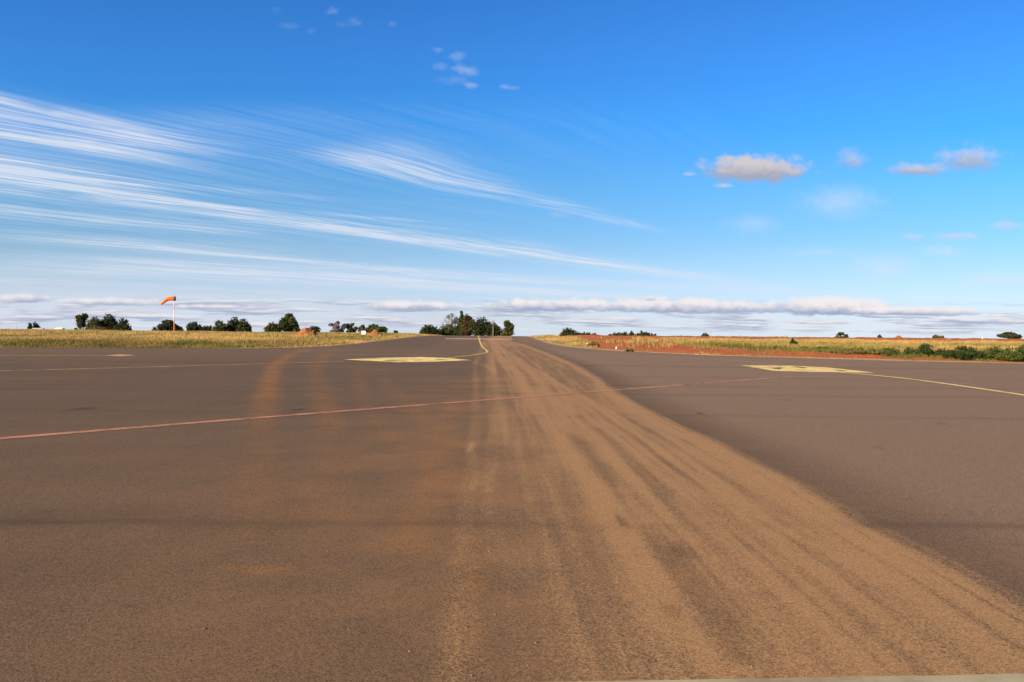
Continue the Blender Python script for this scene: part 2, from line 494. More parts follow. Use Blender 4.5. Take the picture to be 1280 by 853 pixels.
def dust_fields(X, Y):
    dust = np.zeros_like(X); orange = np.zeros_like(X); dark = np.zeros_like(X)
    A = [(606, 424), (600, 440), (593, 457), (595, 490), (596, 524), (592, 558), (587, 586), (582, 614), (582, 660), (577, 735), (574, 853)]
    E = [(640, 428), (655, 431), (686, 443), (720, 457), (748, 474), (765, 488), (793, 507), (838, 530), (889, 552), (1000, 610), (1064, 650), (1143, 690), (1215, 728), (1280, 765), (1480, 880)]
    pa = np.array([at(*p) for p in A])[::-1]; pe = np.array([at(*p) for p in E])[::-1]
    xa = np.interp(Y, pa[:, 1], pa[:, 0]); xe = np.interp(Y, pe[:, 1], pe[:, 0])
    wob = (fbm(X * 0 + 2, Y * 0.3, 3, 77) - 0.5) * 0.25
    sheet = sstep(-0.15, 1.1, X - xa + wob) * (1 - sstep(-0.12, 0.07, X - xe + wob * 0.15))
    side = sstep(0, 1, (X - xa) / np.maximum(xe - xa, 0.5))
    dust += sheet * (0.43 + 0.13 * side) * (1 - 0.50 * sstep(9, 26, Y)) * (1 - 0.3 * sstep(40, 75, Y)) * (1 - 0.8 * sstep(95, 130, Y))
    D = [(610, 424), (630, 438), (652, 454), (672, 465), (697, 482), (726, 496), (754, 513), (793, 544), (838, 575), (900, 614), (964, 654), (1036, 687), (1093, 723), (1136, 748), (1201, 795), (1251, 834), (1330, 895)]
    L4 = [(757, 490), (812, 524), (855, 551), (915, 584), (1007, 636), (1072, 674), (1143, 724), (1215, 766), (1280, 803), (1420, 885)]
    L2 = [(700, 490), (740, 522), (800, 568), (850, 604), (903, 640), (964, 680), (1021, 719), (1072, 762), (1107, 795), (1161, 834), (1220, 880)]
    L1 = [(640, 450), (664, 470), (690, 498), (720, 527), (754, 561), (782, 590), (842, 647), (877, 672), (921, 712), (971, 762), (1007, 795), (1050, 834), (1100, 885)]
    Cc = [(612, 424), (624, 446), (640, 465), (656, 488), (676, 513), (700, 544), (722, 580), (745, 625), (768, 665), (790, 703), (815, 740), (850, 780), (900, 815), (960, 880)]
    B = [(606, 428), (612, 445), (614, 460), (617, 490), (621, 513), (624, 538), (625, 580), (630, 637), (640, 700)]
    def twin(pix, w, s_, grow, noise, seed, gap=0.16):
        a_ = track(pix, w, s_, X, Y, grow, noise, seed)
        b_ = track(pix, w * 0.45, s_ * 0.55, X + gap, Y, grow, noise, seed + 1)
        c_ = track(pix, w * 0.40, s_ * 0.50, X - gap * 0.8, Y, grow, noise, seed + 2)
        return a_ + b_ + c_
    dust += twin(E, 0.10, 0.55, 0.001, 0.5, 11)
    dust += track([(x - 26 * (y - 415) / 300, y) for x, y in E], 0.07, 0.35, X, Y, 0.001, 0.5, 12)
    dust += twin(D, 0.09, 0.60, 0.0012, 0.5, 213, .19)
    dust += twin(L4, 0.11, 0.50, 0.001, 0.6, 314, .18)
    dust += twin(L2, 0.07, 0.55, 0.001, 0.5, 415, .14)
    dust += twin(L1, 0.11, 0.55, 0.0012, 0.5, 516, .20)
    dust += twin(Cc, 0.10, 0.52, 0.0012, 0.6, 617, .18)
    dust += track([(x + 30 * (y - 415) / 250, y) for x, y in Cc], 0.06, 0.30, X, Y, 0.0015, 0.6, 27)
    dust += twin(B, 0.09, 0.40, 0.0012, 0.6, 718, .15)
    dust += track(A, 0.09, 0.36, X, Y, 0.0015, 0.9, 19)
    orange += track(A, 0.09, 0.24, X, Y, 0.001, 0.9, 20)
    for k in range(26):
        f = (k + 0.5 + 0.7 * (vnoise(k * 1.7, 0.5, 5) - .5)) / 26
        xc = xa + f * (xe - xa) + (fbm(Y * 0.15, Y * 0 + k * 3.1, 2, 290 + k) - .5) * .10
        amp = sstep(0.42, 0.62, fbm(Y * 0.22, Y * 0 + k * 5.3, 3, 260 + k))
        dust += sheet * 0.30 * amp * np.exp(-((X - xc) / (0.030 + 0.0012 * Y)) ** 2)
    # thinner scuffs between the wheel lines
    for k, (f, w, s) in enumerate([(0.18, .05, .28), (0.30, .04, .25), (0.37, .07, .25), (0.52, .05, .25), (0.62, .04, .3), (0.74, .05, .22), (0.83, .03, .3), (0.92, .04, .3)]):
        xc = xa + f * (xe - xa) + (fbm(Y * 0.12, Y * 0 + k, 2, 90 + k) - .5) * .10
        dust += sheet * s * np.exp(-((X - xc) / (w + 0.0015 * Y)) ** 2) * fbm(Y * 0.35, X * 0 + k, 3, 60 + k) * 1.4
    # tyre-polished lines inside the dust
    for k, (f, w, s) in enumerate([(0.12, .13, .55), (0.22, .05, .5), (0.31, .12, .6), (0.44, .14, .7), (0.50, .03, .5), (0.57, .09, .65), (0.64, .03, .5), (0.70, .07, .7), (0.76, .03, .5), (0.82, .06, .65), (0.89, .035, .55), (0.962, .022, .7)]):
        xc = xa + f * (xe - xa) + (fbm(Y * 0.12, Y * 0 + k, 2, 190 + k) - .5) * .10
        dust *= 1 - s * (1 - 0.55 * sstep(10, 24, Y)) * np.exp(-((X - xc) / (w + 0.001 * Y)) ** 2) * sstep(0.2, 0.6, fbm(Y * 0.3, X * 0 + k, 3, 160 + k)) * (Y < 70)
    # loop of tyre marks by the stand marking and along the taxiway
    dust += track([(560, 452.5), (585, 453), (600, 455), (610, 459), (616, 464)], 0.10, 0.3, X, Y, 0.004, 0.3, 33)
    tax = (X > -12.5) * (X < 2.2) * sstep(50, 62, Y) * (1 - sstep(104, 125, Y))
    dust += tax * 0.20 * sstep(-5.5, -1, X) * fbm(X * 0.9, Y * 0.06, 3, 44) * 1.3
    dust += sstep(60, 118, Y) * 0.10
    # verge sand washed on to the edge
    dd = edge_dist(X, Y)
    dust += 0.55 * (1 - sstep(0.0, 0.55, -dd)) * fbm(X * 0.8, Y * 0.8, 3, 8) * (Y > 20)
    # clay tracks turning off to the left
    O1 = [(392, 435.3), (366, 442), (352, 450), (342, 460), (337, 475), (333, 500), (329, 540), (325, 605), (320, 660)]
    O2 = [(420, 435.5), (404, 446), (396, 460), (398, 480), (410, 515), (418, 545)]
    O3 = [(448, 455), (450, 480), (460, 510), (490, 545), (520, 575)]
    O4 = [(472, 458), (484, 480), (515, 512), (545, 540)]
    O5 = [(572, 500), (560, 540), (548, 585), (530, 640), (512, 690)]
    orange += track(O1, 0.30, 0.62, X, Y, 0.004, 0.4, 41) * (1 - 0.55 * (1 - sstep(8, 17, Y)))
    orange += track(O2, 0.26, 0.38, X, Y, 0.006, 0.4, 42)
    orange += track(O3, 0.2, 0.32, X, Y, 0.004, 0.5, 43)
    orange += track(O4, 0.2, 0.28, X, Y, 0.004, 0.5, 44)
    orange += track(O5, 0.22, 0.38, X, Y, 0.006, 0.5, 45)
    orange += track([(418, 560), (410, 640)], 0.22, 0.25, X, Y, 0.01, 0.5, 46)

    def blob(px, py, rx, ry, s, f=1.0, seed=5):
        c = at(px, py)
        rx_ = rx / FPX * c[1]; ry_ = abs(at(px, py - ry)[1] - at(px, py + ry)[1]) / 2
        q = np.hypot((X - c[0]) / rx_, (Y - c[1]) / ry_) + (fbm(X * 2 / rx_, Y * 2 / ry_, 3, seed) - .5) * f
        return s * (1 - sstep(0.35, 1.1, q))
    orange += blob(330, 711, 52, 9, 0.50, 1.7) + blob(88, 671, 12, 3, 0.45) + blob(310, 668, 14, 3, 0.3) + blob(430, 720, 20, 8, .2)
    orange += blob(594, 733, 28, 32, 0.45, 1.6) + blob(600, 672, 16, 22, .3, 1.4) + blob(590, 790, 22, 16, .4, 1.6)
    dust += blob(588, 560, 6, 8, .5) + blob(600, 600, 18, 16, .25, 1.4) + blob(842, 773, 16, 10, .4, 1.4) + blob(930, 838, 24, 9, .5, 1.6)
    dark += blob(105, 511.2, 17, 2.2, 0.75, .5) + blob(373, 512.2, 12, 1.7, 0.75, .5) + blob(875, 517, 5, 2, .6)
    for bx_, by_, br_ in ((236, 560, 7), (470, 600, 5), (1100, 560, 8), (1180, 530, 9), (690, 780, 7), (160, 760, 10), (980, 500, 7), (395, 742, 6), (60, 640, 9), (1210, 640, 6)):
        dark += blob(bx_, by_, br_, br_ * .25, .30, 1.2)
    dark += blob(776, 650, 9, 12, .5, 1.4) + blob(852, 690, 18, 12, .35, 1.2) + blob(840, 765, 14, 12, .3, 1.4)
    # joints between paving lanes, running across
    for yj, s, w, dn in ((at(640, 655)[1], .34, .10, 1), (at(640, 518)[1], .22, .14, 0), (at(640, 492)[1], .22, .2, 0), (at(300, 478)[1], .2, .25, 0), (at(300, 467)[1], .15, .3, 0), (at(800, 458)[1], .3, .4, 0)):
        yc = yj + 0.012 * X + (fbm(X * 0.25, X * 0 + yj, 3, 71) - .5) * 0.3 + (fbm(X * 2.2, X * 0 + yj, 3, 75) - .5) * 0.12
        a = np.exp(-((Y - yc) / w) ** 2)
        if dn:
            a = a + 0.45 * np.exp(-((Y - yc - 0.25) / 0.28) ** 2) * (1 - 0.6 * sstep(-3, 0.5, X))
        dark += s * a * (0.1 + 1.6 * fbm(X * 0.5, Y * 0.4, 4, 72)) * (1 - 0.75 * np.clip(sheet, 0, 1))
    # dark patches of old repair beside the taxiway
    dark += 0.20 * sstep(-12, -9, X) * (1 - sstep(-6.2, -5.4, X + (Y - 50) * 0.03)) * sstep(49, 53, Y) * (1 - sstep(92, 106, Y))
    dark += 0.22 * (1 - sstep(0.0, 4.0, -dd)) * sstep(0.3, 1.2, -dd) * (Y > 40) * fbm(X * .4, Y * .4, 3, 73) * 1.4
    pale = 1.0 * sstep(-0.1, 1.6, X - xe) * (1 - 0.35 * sstep(30, 70, Y)) + 0.25 * sstep(25, 45, Y)
    film = 0.08 + 0.20 * sstep(3.2, 5.5, Y) * (1 - sstep(6, 16, Y)) + 0.62 * np.exp(-((X + 0.5) / 2.0) ** 2) * (1 - sstep(16, 34, Y)) + 0.12 * sstep(40, 90, Y)
    film = film * (1 - 0.35 * sstep(2.5, 6, X)) * (1 - 0.45 * (1 - sstep(-9, -3.2, X - 0.05 * Y)))
    film = np.clip(film + 0.62 * sheet * (1 - 0.35 * sstep(20, 60, Y)), 0, 0.95)
    return np.clip(dust, 0, 1.2), np.clip(orange, 0, 1), np.clip(dark, 0, 1), film, np.clip(pale, 0, 1)


du, og, dk, fi, pl = dust_fields(XX, YY)
me = mesh_np("apron", np.stack([XX, YY, ZZ], -1), grid_faces(*XX.shape))
for nme, a_ in (("dust", du), ("orange", og), ("dark", dk), ("film", fi), ("pale", pl)):
    attr(me, nme, a_)
obj("apron", me, M_ASPH, smooth=True, kind="structure", label="brown asphalt apron and taxiway streaked with tan dust")

# ------------------------------------------------------------------ ground sheet
gx = np.concatenate([-np.geomspace(72, 4000, 24)[::-1], np.arange(-71, 71.1, 0.5), np.geomspace(72, 4000, 24)])
gy = np.concatenate([np.linspace(-200, 24, 20), np.arange(25, 135, 0.4), np.geomspace(136, 6000, 50)])
GX, GY = np.meshgrid(gx, gy)
GZ = ground_h(GX, GY)
gd = edge_dist(GX, GY)


def red_width(X):
    return np.interp(X, [2, 5, 8, 11, 13.5, 17, 21, 26, 40], [0, 20, 70, 34, 15, 7.0, 3.6, 1.8, 1.0])


def red_mask(X, Y, d):
    n = (fbm(X * 0.5, Y * 0.12, 4, 15) - 0.5)
    w = red_width(X) * (1 + 0.9 * n)
    r = sstep(-0.8, 1.2, X - 4.9 - (Y - 48) * 0.066 + 2 * n) * (1 - sstep(0.75, 1.15, d / np.maximum(w, 0.3)))
    r = np.maximum(r, sstep(3.5, 8, X) * sstep(84, 88, Y + 12 * n))
    streak = sstep(0.60, 0.68, fbm(X * 0.05, Y * 0.30, 3, 19)) * sstep(4, 10, d)      # grass growing back across the cleared soil
    return np.clip(r - 0.3 * streak * (Y < 84), 0, 1) * (d > 0)


gr = red_mask(GX, GY, gd)
left_bare = (GX < 0) * np.clip(np.exp(-((GX + 22) / 4) ** 2 - ((GY - 79) / 8) ** 2) * 0.8 + np.exp(-((GX + 16.6) / 3.4) ** 2 - ((GY - 90) / 8) ** 2), 0, 1)
left_edge = (GX < 0) * (GX > -19) * (1 - sstep(0.5, 2.0, gd)) * (gd > 0)
gs_ = np.clip((GX > 0) * (1 - sstep(0.5, 1.3, gd + (fbm(GX * .8, GY * .8, 3, 41) - .5) * 1.2)) + left_edge * 0.6, 0, 1) * (gd > -0.4)
me = mesh_np("ground", np.stack([GX, GY, GZ], -1), grid_faces(*GX.shape))
attr(me, "red", np.clip(gr + left_bare * 0.8 + left_edge * 0.35, 0, 1)); attr(me, "sand", gs_)
obj("ground", me, M_GROUND, smooth=True, kind="structure")

# ------------------------------------------------------------------ painted markings


def ribbon(name, pix, width, mat, lift=0.005, smooth_n=10, label=None, end_px=None, world=None):
    P = catmull(world if world is not None else [at(*p) for p in pix], smooth_n)
    seg = np.hypot(*np.diff(P, axis=0).T); s = np.concatenate([[0], np.cumsum(seg)])
    u = np.arange(0, s[-1], 0.35); u = np.append(u, s[-1])
    P = np.stack([np.interp(u, s, P[:, 0]), np.interp(u, s, P[:, 1])], -1)
    T = np.gradient(P, axis=0); T /= np.hypot(T[:, 0], T[:, 1])[:, None] + 1e-9
    N = np.stack([-T[:, 1], T[:, 0]], -1)
    w = width / 2 * (1 + (fbm(u * 1.5, u * 0, 2, 3) - 0.5) * 0.15)
    L = P - N * w[:, None]; R = P + N * w[:, None]
    V = np.stack([L, R], 1)
    Z = rise(V[..., 1]) + (fbm(V[..., 0] * 0.10, V[..., 1] * 0.10, 2, 31) - 0.5) * 0.01 + lift
    me_ = mesh_np(name, np.concatenate([V, Z[..., None]], -1), grid_faces(len(P), 2)[:, ::-1])
    attr(me_, 'dust', dust_fields(V[..., 0], V[..., 1])[0])
    o = obj(name, me_, mat, kind="structure")
    if label:
        o["label"] = label
    return o


ribbon("painted_line", [(-160, 562), (0, 548.5), (320, 523), (640, 498), (840, 482.5), (990, 471)], 0.22, M_PINK, 0.006, label="faded red line crossing the apron")
ribbon("painted_line", [(990, 471), (1080, 472.3), (1170, 474), (1280, 477), (1400, 480)], 0.14, M_FAINT, 0.005, label="thin worn line at the right of the apron")
ribbon("painted_line", [(-120, 467), (0, 464), (180, 459.2), (300, 455.4), (430, 452.2)], 0.22, M_OCHRE, 0.005, label="worn yellow line leading to the left stand marking")
ribbon("painted_line", [(-60, 444.6), (0, 444.5), (66, 444.7), (134, 445)], 0.30, M_OCHRE, 0.005, label="thin ochre line along the left of the apron")
ribbon("painted_line", [(408, 443.6), (480, 443.7), (562, 444.4)], 0.26, M_FAINT, 0.004, label="worn line behind the left stand marking")
ribbon("painted_line", [(557, 423.6), (600, 424), (638, 424.7)], 3.4, M_BUFF, 0.006, label="buff bar across the taxiway")
ribbon("painted_line", [(596.5, 419.3), (599, 424), (601, 430), (604, 435), (608.5, 438.8), (608, 441), (598, 443), (585, 445), (560, 447.6)], 0.15, M_YELLOW, 0.009, 12, label="yellow taxiway centre line curving left")
ribbon("painted_line", [(616, 436.2), (640, 438), (689, 441.4), (745, 443.8), (788, 445.5), (840, 446.6), (870, 448), (925, 451.6), (972, 456.5)], 0.20, M_FAINT, 0.005, label="thin pale line running to the right stand marking")
ribbon("painted_line", [(1050, 465.8), (1100, 470.2), (1160, 477), (1280, 494.2), (1440, 520)], 0.19, M_PALEYEL, 0.008, label="yellow line leading right from the square marking")


def plate(name, pts, mat, lift, label=None):
    """a filled painted shape, fan of quads laid on the ground"""
    P = np.array(pts); c = P.mean(0)
    rings = [c + (P - c) * t for t in np.linspace(0.02, 1, 7)]
    V = np.stack(rings, 0)
    n = len(P)
    Z = rise(V[..., 1]) + (fbm(V[..., 0] * 0.10, V[..., 1] * 0.10, 2, 31) - 0.5) * 0.01 + lift
    vs = np.concatenate([V, Z[..., None]], -1).reshape(-1, 3)
    fs = [(i * n + k, i * n + (k + 1) % n, (i + 1) * n + (k + 1) % n, (i + 1) * n + k) for i in range(6) for k in range(n)]
    return mesh_np(name, vs, fs)


def dense(pix, n=8):
    P = np.array([at(*p) for p in pix]); out = []
    for i in range(len(P)):
        for t in np.linspace(0, 1, n, endpoint=False):
            out.append(P[i] * (1 - t) + P[(i + 1) % len(P)] * t)
    return out


def stand_mark(label, outline, marks):
    o = obj("stand_marking", plate("stand_marking", dense(outline), M_PALEYEL, 0.007), M_PALEYEL, kind="structure", label=label)
    for q in marks:
        obj("stand_symbol", plate("stand_symbol", dense(q, 4), M_BLACKP, 0.011), M_BLACKP, parent=o)
    return o


stand_mark("pale yellow painted square on the left of the apron", [(430, 449.8), (497, 453.2), (540, 452.6), (589, 450.6), (560, 447.8), (526, 446.6), (478, 447.6)],
           [[(479, 451.2), (484, 451.6), (491, 451.3), (499, 451.4), (497, 450.9), (488, 450.8)], [(543, 450.3), (551, 450.6), (558, 450.2), (554, 449.9), (549, 449.8)],
            [(500, 449.3), (516, 449.4), (530, 449.2), (516, 449.1)]])
stand_mark("pale yellow painted square on the right of the apron", [(924, 457), (968, 464), (1010, 465.4), (1048, 465.8), (1094, 466.4), (1034, 459.6), (989, 457.5)],
           [[(965, 460.5), (968, 461.5), (975, 461.9), (977, 461.0), (982, 460.5), (974, 459.7)], [(988, 459.0), (996, 459.6), (1003, 460.6), (1010, 460.3), (1002, 459.2), (994, 458.6)],
            [(1042, 463.2), (1054, 464.6), (1060, 464.3), (1048, 462.9)]])
obj("stand_marking", plate("stand_marking", dense([(130, 444.9), (150, 446), (171, 444.6), (150, 443.2)]), M_OCHRE, 0.009), M_OCHRE, kind="structure",
    label="small ochre painted mark at the left of the apron")

# pale strip at the near edge (slightly raised concrete edging)
a0, a1 = at(640, 852.2, 0.02), at(1280, 841.0, 0.02)
sl = (a1[1] - a0[1]) / (a1[0] - a0[0])
vs, fs = [], []
Xs = np.arange(-6, 14, 0.25)
for i, x in enumerate(Xs):
    yf = a0[1] + sl * (x - a0[0]) + (vnoise(x * 3, 0.3, 4) - .5) * 0.012
    for (dy, z) in ((0.0, -0.02), (0.0, 0.012), (-0.012, 0.02), (-0.34, 0.02), (-0.352, 0.012), (-0.352, -0.02)):
        vs.append((x, yf + dy, float(rise(yf)) + z))
    if i:
        for k in range(5):
            b = (i - 1) * 6 + k
            fs.append((b, b + 1, b + 7, b + 6))
obj("kerb_strip", py_mesh("kerb_strip", (vs, fs)), M_CONC, kind="structure", label="pale concrete edging strip")

# ------------------------------------------------------------------ grass


def blades(cx, cy, nb, h, w, spread, tint, val, lean=0.45):
    """many tapering blades: arrays of tuft centres -> one mesh"""
    n = len(cx)
    cx = np.repeat(cx, nb); cy = np.repeat(cy, nb); h = np.repeat(h, nb) * rng.uniform(0.55, 1.1, n * nb)
    tint = np.clip(np.repeat(tint, nb) + rng.normal(0, 0.10, n * nb), 0, 1); val = np.clip(np.repeat(val, nb) + rng.normal(0, 0.22, n * nb), 0, 1)
    w = np.repeat(w, nb); sp = np.repeat(spread, nb)
    a = rng.uniform(0, 2 * np.pi, n * nb); r = np.sqrt(rng.uniform(0, 1, n * nb)) * sp
    x = cx + np.cos(a) * r; y = cy + np.sin(a) * r
    z = ground_h(x, y) - 0.02
    la = rng.uniform(0, 2 * np.pi, n * nb); ll = h * lean * rng.uniform(0.2, 1.2, n * nb)
    fa = rng.uniform(0, 2 * np.pi, n * nb)
    wx, wy = np.cos(fa) * w / 2, np.sin(fa) * w / 2
    lx, ly = np.cos(la) * ll, np.sin(la) * ll
    V = np.empty((n * nb, 6, 3))
    for k, (t, ws) in enumerate(((0, 1.0), (0.55, 0.8), (1.0, 0.15))):
        bx, by, bz = x + lx * t * t, y + ly * t * t, z + h * t
        V[:, 2 * k] = np.stack([bx - wx * ws, by - wy * ws, bz], -1)
        V[:, 2 * k + 1] = np.stack([bx + wx * ws, by + wy * ws, bz], -1)
    b = np.arange(n * nb)[:, None] * 6
    F = np.concatenate([b + np.array([[0, 1, 3, 2]]), b + np.array([[2, 3, 5, 4]])], 0)
    return V.reshape(-1, 3), F, np.repeat(tint, 6), np.repeat(val, 6)


def grass_field(name, X, Y, keep, h, tint, val, nb, label):
    k = keep
    X, Y, h, tint, val = X[k], Y[k], h[k], tint[k], val[k]
    w = 0.012 + 0.00038 * Y
    V, F, t, v = blades(X, Y, nb, h, w, 0.14 + 0.001 * Y, tint, val)
    me_ = mesh_np(name, V, F)
    attr(me_, "tint", t); attr(me_, "val", v)
    obj(name, me_, M_GRASS, kind="stuff", label=label, category="grass")


def scatter(n, x0f, x1f, y0, y1):
    Y = y0 * (y1 / y0) ** rng.uniform(0, 1, n)
    X = rng.uniform(0, 1, n) * ((x1f(Y)) - x0f(Y)) + x0f(Y)
    return X, Y


# left meadow
X, Y = scatter(52000, lambda y: -0.80 * y - 4, lambda y: -11.0 + 0 * y, 44.5, 135)
d = edge_dist(X, Y)
n1 = fbm(X * 0.25, Y * 0.25, 4, 101); n2 = fbm(X * 0.6, Y * 0.6, 3, 102); n3 = fbm(X * 0.06, Y * 0.09, 3, 103)
near = 1 - sstep(2.0, 10, d + (n1 - .5) * 7)
tint = np.clip(0.05 + near * (0.42 + 1.5 * (n1 - .42)) * sstep(13, 17, -X) + sstep(0.54, 0.62, n3) * 0.32 + sstep(0.56, 0.66, n2) * 0.34, 0, 0.95)
h = 0.14 + 0.30 * sstep(0.2, 4, d) * (0.3 + 1.1 * n1) * (1 - 0.25 * sstep(90, 130, Y))
bare = np.exp(-((X + 22.6) / 2.6) ** 2 - ((Y - 76) / 8) ** 2) + np.exp(-((X + 17.0) / 2.4) ** 2 - ((Y - 86) / 9) ** 2)
strip = (X > -19) * (d < 1.2)
keep = (d > 0.05) * (rng.uniform(0, 1, len(X)) > np.clip(bare * 1.1, 0, 0.95)) * (n2 + rng.uniform(-.15, .15, len(X)) > 0.33) * ~(strip * (rng.uniform(0, 1, len(X)) < 0.75))
grass_field("dry_grass", X, Y, keep, h, tint, np.clip(0.5 + 2.4 * (n1 - .5) + 1.6 * (n3 - .5), 0, 1), 8, "dry golden grass left of the taxiway")

# right verge
X, Y = scatter(60000, lambda y: 1.5 + 0 * y, lambda y: 0.80 * y + 5, 33, 135)
d = edge_dist(X, Y)
n1 = fbm(X * 0.25, Y * 0.25, 4, 111); n2 = fbm(X * 0.7, Y * 0.5, 3, 112); n3 = fbm(X * 0.06, Y * 0.09, 3, 113)
rm = red_mask(X, Y, d)
near = 1 - sstep(6, 15, d + (n1 - .5) * 9)
tint = np.clip(0.06 + near * sstep(12, 17, X) * (0.80 + 0.9 * (n1 - .4)) + sstep(0.54, 0.64, n3) * 0.4 + sstep(0.56, 0.68, n2) * 0.34, 0, 0.95)
h = 0.15 + 0.28 * (0.3 + 1.0 * n1) * sstep(0.5, 4, d) * (1 - 0.45 * sstep(60, 85, Y))
h = h * (1 - 0.40 * (d < 9) * (X > 14))
pk = np.clip(1 - 1.15 * rm, 0.004, 1) + 0.22 * sstep(.60, .70, fbm(X * .45, Y * .30, 3, 131)) * (Y < 75)
pk = np.where(d < 1.0, 0.10 * sstep(.5, .62, n2), pk)
keep = (d > 0.1) * (rng.uniform(0, 1, len(X)) < pk) * (n2 + rng.uniform(-.15, .15, len(X)) > 0.33)
grass_field("verge_grass", X, Y, keep, h, tint, np.clip(0.5 + 1.6 * (n1 - .5) + 0.9 * (n3 - .5), 0, 1), 8, "yellow green grass right of the taxiway")

# ------------------------------------------------------------------ trees


def leaf_cloud(centres, radii, n, size, flat=1.0, up_bias=0.0, seed=0, droop=0.0):
    r_ = np.random.default_rng(seed)
    centres = np.asarray(centres, float); radii = np.asarray(radii, float)
    vol = np.prod(radii, 1); idx = r_.choice(len(centres), n, p=vol / vol.sum())
    v = r_.normal(size=(n, 3)); v /= np.linalg.norm(v, axis=1)[:, None]
    rr = r_.uniform(0.25, 1.0, n) ** 0.45
    rough = 1 + 0.22 * np.sin(v[:, 0] * 7 + idx) * np.sin(v[:, 1] * 6 + idx * 2) + r_.normal(0, 0.05, n)
    p = centres[idx] + v * radii[idx] * (rr * rough)[:, None]
    a = r_.normal(size=(n, 3)) + v * 0.6; a /= np.linalg.norm(a, axis=1)[:, None]
    b = np.cross(a, r_.normal(size=(n, 3))); b /= np.linalg.norm(b, axis=1)[:, None]
    c = np.cross(a, b)
    s = size * r_.uniform(0.55, 1.35, n)
    b *= s[:, None]; c *= (s * r_.uniform(0.35, 0.75, n))[:, None]
    V = np.stack([p - b, p - c * 0.9 + b * 0.1, p + b, p + c], 1)
    clump = r_.uniform(0, 1, len(centres))[idx] * 0.5
    t = np.clip(clump + r_.uniform(0, 0.5, n), 0, 1)
    return V.reshape(-1, 3), np.arange(4 * n).reshape(n, 4), np.repeat(t, 4)


def limb_set(rnd, H, W, base_r, n, top=0.75, lean=0.0, start=0.25):
    parts = []
    tp = [(0, 0, -0.3), (rnd.uniform(-.04, .04) * W, rnd.uniform(-.04, .04) * W, H * 0.3), (lean * W * .5 + rnd.uniform(-.06, .06) * W, 0, H * top)]
    parts.append(tube(tp, [base_r * 1.3, base_r, base_r * 0.35], 8))
    for k in range(n):
        z0 = H * rnd.uniform(start, top * 0.85); an = k * 2.4 + rnd.uniform(-.4, .4)
        L = rnd.uniform(0.25, 0.46) * W
        q = (math.cos(an) * L, math.sin(an) * L, min(H * 0.93, z0 + rnd.uniform(.15, .4) * H))
        mid = (q[0] * .5, q[1] * .5, z0 + (q[2] - z0) * .35)
        parts.append(tube([(0, 0, z0), mid, q], [base_r * .55, base_r * .38, base_r * .12], 6))
    return parts


def twigs(rnd, p, d, L, r, depth, out):
    d = Vector(d).normalized(); p = Vector(p)
    q = p + d * L
    m = p + d * L * .5 + Vector((rnd.uniform(-.08, .08) * L, rnd.uniform(-.08, .08) * L, 0))
    out.append(tube([p, m, q], [r, r * .8, r * .55], 5, False))
    if depth:
        for k in range(3 if depth > 1 else 4):
            e = d + Vector((rnd.uniform(-.75, .75), rnd.uniform(-.75, .75), rnd.uniform(-.1, .5)))
            twigs(rnd, p + d * L * rnd.uniform(.55, 1), e, L * rnd.uniform(.5, .72), r * .55, depth - 1, out)


